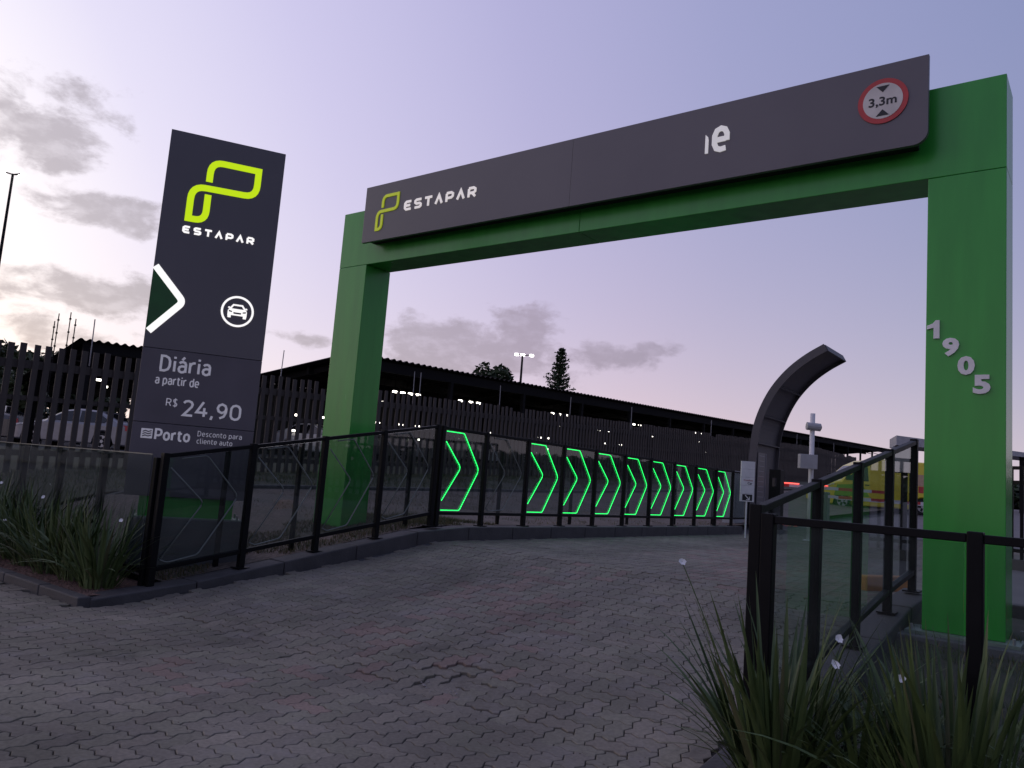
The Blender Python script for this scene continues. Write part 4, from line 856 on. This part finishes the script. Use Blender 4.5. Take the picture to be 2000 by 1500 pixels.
# tiered conifer
cx, cy, cz0, cz1 = -33.6, 49.1, 2.2, 11.65
ct = thing('conifer_tree', 'slender tiered conifer standing behind the long carport roof', 'tree', (cx, cy, cz0))
obj('trunk', MB().tube([(cx - .35, cy, cz0 - .1), (cx, cy, cz1)], [.22, .03], 7), bark, ct)
pts = []; brm = MB()
for k in range(24):
    f = k / 23; z = cz0 + 2.6 + (cz1 - cz0 - 2.7) * f; rr = (1.75 * (1 - f) ** .85 + .20); xx = cx - .35 * (1 - (z - cz0) / (cz1 - cz0)) ; nb = 8
    for b in range(nb):
        a = b * 6.283 / nb + k * .7 + random.uniform(-.2, .2); L = rr * random.uniform(.5, 1.15)
        for s in range(34):
            u = (s / 33) ** .8; p = Vector((xx + math.cos(a) * L * u, cy + math.sin(a) * L * u, z + .28 * L * u * u)); pts.append(p + Vector((random.gauss(0, .06), random.gauss(0, .06), random.gauss(0, .05))))
        brm.tube([(xx, cy, z), (xx + math.cos(a) * L, cy + math.sin(a) * L, z + .28 * L)], [.03, .012], 4)
crn = obj('crown', leaf_cloud(pts, .12), leaf_dark, ct, fixn=False); obj('branches', brm, bark, ct)
# ------------------------------------------------------------------ pale canopy, far railing and orange kerb blocks at the right
pc = thing('pale_canopy', 'pale sloping canopy roof beyond the numbered pillar', 'canopy', (-8, 50, 1.7))
obj('roof', MB().hexa([(-10.2, 49.5, 5.2), (0, 57, 4.95), (-1, 60, 4.95), (-11.2, 52.5, 5.2), (-10.2, 49.5, 5.75), (0, 57, 5.0), (-1, 60, 5.0), (-11.2, 52.5, 5.75)]), mat('pale_roof', (.42, .42, .44), .6), pc)
for x, y in ((-9.9, 50.2), (-4.5, 54.2), (-10.7, 52.2)): obj('column', MB().box(x - .12, x + .12, y - .12, y + .12, 1.4, 5.19), dark_steel, pc)
lamp_at(-8.6, 51.2, 4.55, 5.21, 'small lit lamp under the pale canopy')
fr = thing('steel_railing', 'black bar railing on a dark kerb beyond the numbered pillar', 'railing', (1, 17.5, h1(17)))
fz0, fz1 = .72, 2.62
obj('kerb_base', MB().beam((-1.75, 19.0, fz0 - .2), (6, 13.9, fz0 - .2), .3, .5), kerb_m, fr)
for k in range(44):
    t = k / 43; x, y = -1.75 + 7.75 * t, 19.0 - 5.1 * t
    obj('bar', MB().box(x - .03, x + .03, y - .03, y + .03, fz0 + .04, fz1), black_metal, fr)
for z in (fz0 + .22, fz1 - .03, fz1 - .32): obj('rail', MB().beam((-1.75, 19.0, z), (6, 13.9, z), .035, .07), black_metal, fr)
def kblock(label, x, y, dx, dy, z):
    m = MB().beam((x, y, z + .09), (x + dx, y + dy, z + .09), .16, .20); tag(obj('kerb_block', m, orange_m, bev=.025), label, 'kerb block', 'orange kerb blocks')
kblock('orange painted kerb block lying beyond the numbered pillar', -.55, 9.2, .8, .45, .60)
kblock('orange painted kerb block on the road behind the climbing glass railing', -2.55, 10.6, .35, .62, Rz(10.8) - .01)
kblock('orange painted kerb block half hidden in the leaves by the pillar', -.25, 6.6, .7, .3, bedR(0, 6.6) - .02)
# ------------------------------------------------------------------ lily clumps
def blade_mesh(bend, twist, n=7, wmax=.5):
    V, F = [], []
    for i in range(n + 1):
        t = i / n; w = (.55 + .45 * math.sin(min(1, t * 1.6) * 1.57)) * (1 - t ** 3.0) ** .9; x = bend * t ** 2.1; z = t - .33 * abs(bend) * t ** 2.4; a = twist * t
        ca, sa = math.cos(a), math.sin(a); hw = .0145 * max(w, .02)
        V += [(x - sa * hw * 0, -hw * ca, z), (x + .25 * hw, 0, z), (x, hw * ca, z)]
    for i in range(n):
        a, b = i * 3, (i + 1) * 3; F += [(a, a + 1, b + 1, b), (a + 1, a + 2, b + 2, b + 1)]
    return V, F
BL = []
for k, (bd, tw) in enumerate([(.05, .2), (.14, .5), (.22, -.4), (.32, .3), (.48, -.3), (.66, .4)]):
    V, F = blade_mesh(bd, tw)
    for m in (blade_m, blade_dry):
        me = bpy.data.meshes.new('leaf'); me.from_pydata(V, [], F); me.materials.append(m); BL.append(me)
def blade_xf(L, wid, a, tilt, x, y, z, spin): return Matrix.Translation((x, y, z)) @ Matrix.Rotation(a, 4, 'Z') @ Matrix.Rotation(tilt, 4, 'Y') @ Matrix.Rotation(spin, 4, 'Z') @ Matrix.Diagonal((L, wid * L, L, 1))
def flower(parent, base, tip, bend=(0, 0)):
    b, t = Vector(base), Vector(tip); mid = (b + t) / 2 + Vector((bend[0], bend[1], .05))
    pth = [b * (1 - s) ** 2 + mid * 2 * s * (1 - s) + t * s * s for s in [k / 8 for k in range(9)]]
    st = obj('flower_stalk', MB().tube(pth, [.0042] * 6 + [.003] * 3, 5), blade_m, parent)
    mb = MB()
    for k in range(6):
        a = k * math.pi / 3 + random.uniform(-.2, .2); r = .023 * random.uniform(.85, 1.15); d = Vector((.6, -.6, .5)) * .5 + Vector((.71, .71, 0)) * math.cos(a) + Vector((-.35, .35, .87)) * math.sin(a); e = (Vector((-.35, .35, .87)) * math.cos(a) - Vector((.71, .71, 0)) * math.sin(a)) * .014
        mb.add([t, t + d * r * .55 + e, t + d * r + Vector((0, 0, -.004)), t + d * r * .55 - e], [(0, 1, 2, 3)])
    obj('flower', mb, petal_m, parent, fixn=False)
def clump(label, x, y, z, n, Lm, spread, rad, single, flowers=(), lean=(0, 0)):
    t = thing('lily_clump', label, 'plant', (x, y, z), 'sword-leaved lily clumps')
    mbv, mbf = [], []; mbd = MB(); mbg = MB()
    for k in range(n):
        a = random.uniform(0, 6.283); u = random.random(); r0 = rad * math.sqrt(random.random()); tilt = spread * (u ** 1.2) + random.uniform(-.05, .05); L = Lm * random.uniform(.62, 1.12) * (1 - .12 * u); wid = random.choice([.7, .9, 1.1, 1.3, 1.55]) * random.uniform(.9, 1.1) / max(L, .4)
        me = BL[2 * random.choice([0, 0, 1, 1, 2, 2, 3, 4] if u < .7 else [2, 3, 3, 4, 5]) + (1 if random.random() < .07 else 0)]
        M = Matrix.Translation((lean[0] * u * .0, 0, 0)) @ blade_xf(L, wid, a, tilt, x + r0 * math.cos(a), y + r0 * math.sin(a), z, random.uniform(-.5, .5))
        if single:
            o = bpy.data.objects.new('leaf', me); COL.objects.link(o); o.parent = t; o.matrix_basis = Matrix.Translation(t.location).inverted() @ M
        else:
            g = mbd if me.materials[0] == blade_dry else mbg
            g.add([M @ v.co for v in me.vertices], [tuple(p.vertices) for p in me.polygons])
    if not single:
        obj('leaves', mbg, blade_m, t, fixn=False)
        if mbd.v: obj('dry_leaves', mbd, blade_dry, t, fixn=False)
    for b, tip in flowers: flower(t, b, tip, (random.uniform(-.1, .1), random.uniform(-.1, .1)))
    return t
clump('big lily clump at the corner post of the right glass railing', -1.42, 4.30, .09, 190, 1.06, .62, .17, True,
      [((-1.5, 4.3, .1), (-1.96, 4.2, 1.21)), ((-1.35, 4.25, .1), (-1.11, 4.2, .94)), ((-1.35, 4.3, .1), (-1.12, 4.18, .82))])
clump('big lily clump before the glass panel of the numbered pillar', -.62, 4.26, .09, 230, .98, .62, .24, True, [((-.7, 4.2, .1), (-.83, 4.2, .81))])
clump('low lily clump beside the numbered pillar at the bed end', .05, 4.35, .09, 110, .95, .6, .16, False)
clump('shaggy lily clump between the two big ones close to the kerb', -1.02, 4.36, .09, 70, .72, .75, .14, False)
for k, (x, y, n, L, lb, fl) in enumerate([
    (-8.86, 4.34, 120, .95, 'lily clump at the corner post of the left railing', [((-8.8, 4.3, .1), (-8.47, 4.3, .84))]),
    (-9.45, 4.38, 120, .98, 'lily clump second along the left bed from the corner post', []),
    (-10.05, 4.36, 120, 1.05, 'lily clump third along the left bed from the corner post', [((-10.1, 4.3, .1), (-10.43, 4.3, .94))]),
    (-10.75, 4.40, 130, 1.1, 'lily clump fourth along the left bed from the corner post', [((-10.9, 4.3, .1), (-11.06, 4.15, .60))]),
    (-11.45, 4.42, 130, 1.1, 'lily clump fifth along the left bed from the corner post', [((-11.6, 4.3, .1), (-11.74, 4.3, 1.03))]),
    (-12.2, 4.40, 130, 1.1, 'lily clump sixth along the left bed from the corner post', []), (-13.0, 4.42, 120, 1.1, 'lily clump seventh along the left bed from the corner post', [])]):
    clump(lb, x, y, .085, n, L, .66, .2, False, fl)
# ------------------------------------------------------------------ grass and litter
gm = [mat('grass_blade', (.07, .095, .03), .7, col2=(.045, .065, .02), nscale=.8), mat('dry_grass_blade', (.22, .16, .085), .8, col2=(.13, .10, .05), nscale=.8)]
def grass(n, xr, yr, zf, h, dry, name, label):
    mbs = [MB(), MB()]
    for k in range(n):
        x, y = random.uniform(*xr), random.uniform(*yr)
        if mnoise.noise((x * .9, y * .9, 5)) < -.15: continue
        z = zf(x, y); a = random.uniform(0, 6.28); hh = h * random.uniform(.5, 1.3); dx, dy = math.cos(a) * .006, math.sin(a) * .006; lx, ly = random.gauss(0, hh * .4), random.gauss(0, hh * .4)
        mbs[1 if random.random() < dry else 0].add([(x - dx, y - dy, z - .01), (x + dx, y + dy, z - .01), (x + lx, y + ly, z + hh)], [(0, 1, 2)])
    for i, b in enumerate(mbs):
        if b.v: tag(obj('grass', b, gm[i], fixn=False), label[i], 'grass', kind='stuff')
grass(16000, (-10.4, -8.62), (4.95, 11), lambda x, y: Tz(x, y), .055, .5, 'grass', ('short green grass tufts behind the climbing railing', 'dry straw grass behind the climbing railing'))
grass(9000, (-13.9, -8.7), (8, 24), lambda x, y: Tz(x, y), .05, .85, 'grass', ('sparse green tufts on the brick verge', 'straw litter on the brick verge'))
grass(22000, (-18.3, -14.3), (5, 30), lambda x, y: Tz(x, y) + .03, .09, .25, 'grass', ('green lawn grass at the foot of the slat fence', 'dry lawn grass at the foot of the slat fence'))
grass(9000, (-1.55, 2.5), (4.5, 9.3), bedR, .06, .3, 'grass', ('green weeds in the soil bed by the pillar', 'dry weeds in the soil bed by the pillar'))
mb = MB()
for k in range(2600):
    x, y = random.uniform(-14, -8.6), random.uniform(4.03, 4.6); s = random.uniform(.006, .018); z = h1(4.5) + .006
    mb.add([(x + s * math.cos(t), y + s * math.sin(t), z - .004) for t in (0, 1.6, 3.1, 4.7)] + [(x, y, z + s * .7)], [(0, 1, 4), (1, 2, 4), (2, 3, 4), (3, 0, 4)])
tag(obj('gravel', mb, mulch_m, fixn=False), 'loose red gravel in the left lily bed', 'gravel', kind='stuff')
mb = MB()
for k in range(240):
    x, y = random.uniform(-8, -2.1), random.uniform(2.2, 10); s = random.uniform(.004, .012); z = Rz(y); a = random.uniform(0, 6)
    mb.add([(x + s * math.cos(a + t), y + s * math.sin(a + t) * .6, z + .002) for t in (0, 1.6, 3.1, 4.7)] + [(x, y, z + s * .6)], [(0, 1, 4), (1, 2, 4), (2, 3, 4), (3, 0, 4)])
tag(obj('leaf_litter', mb, mat('dark_litter', (.05, .038, .03), .9, col2=(.16, .13, .10), nscale=3), fixn=False), 'specks of dry leaf litter on the paving', 'litter', kind='stuff')
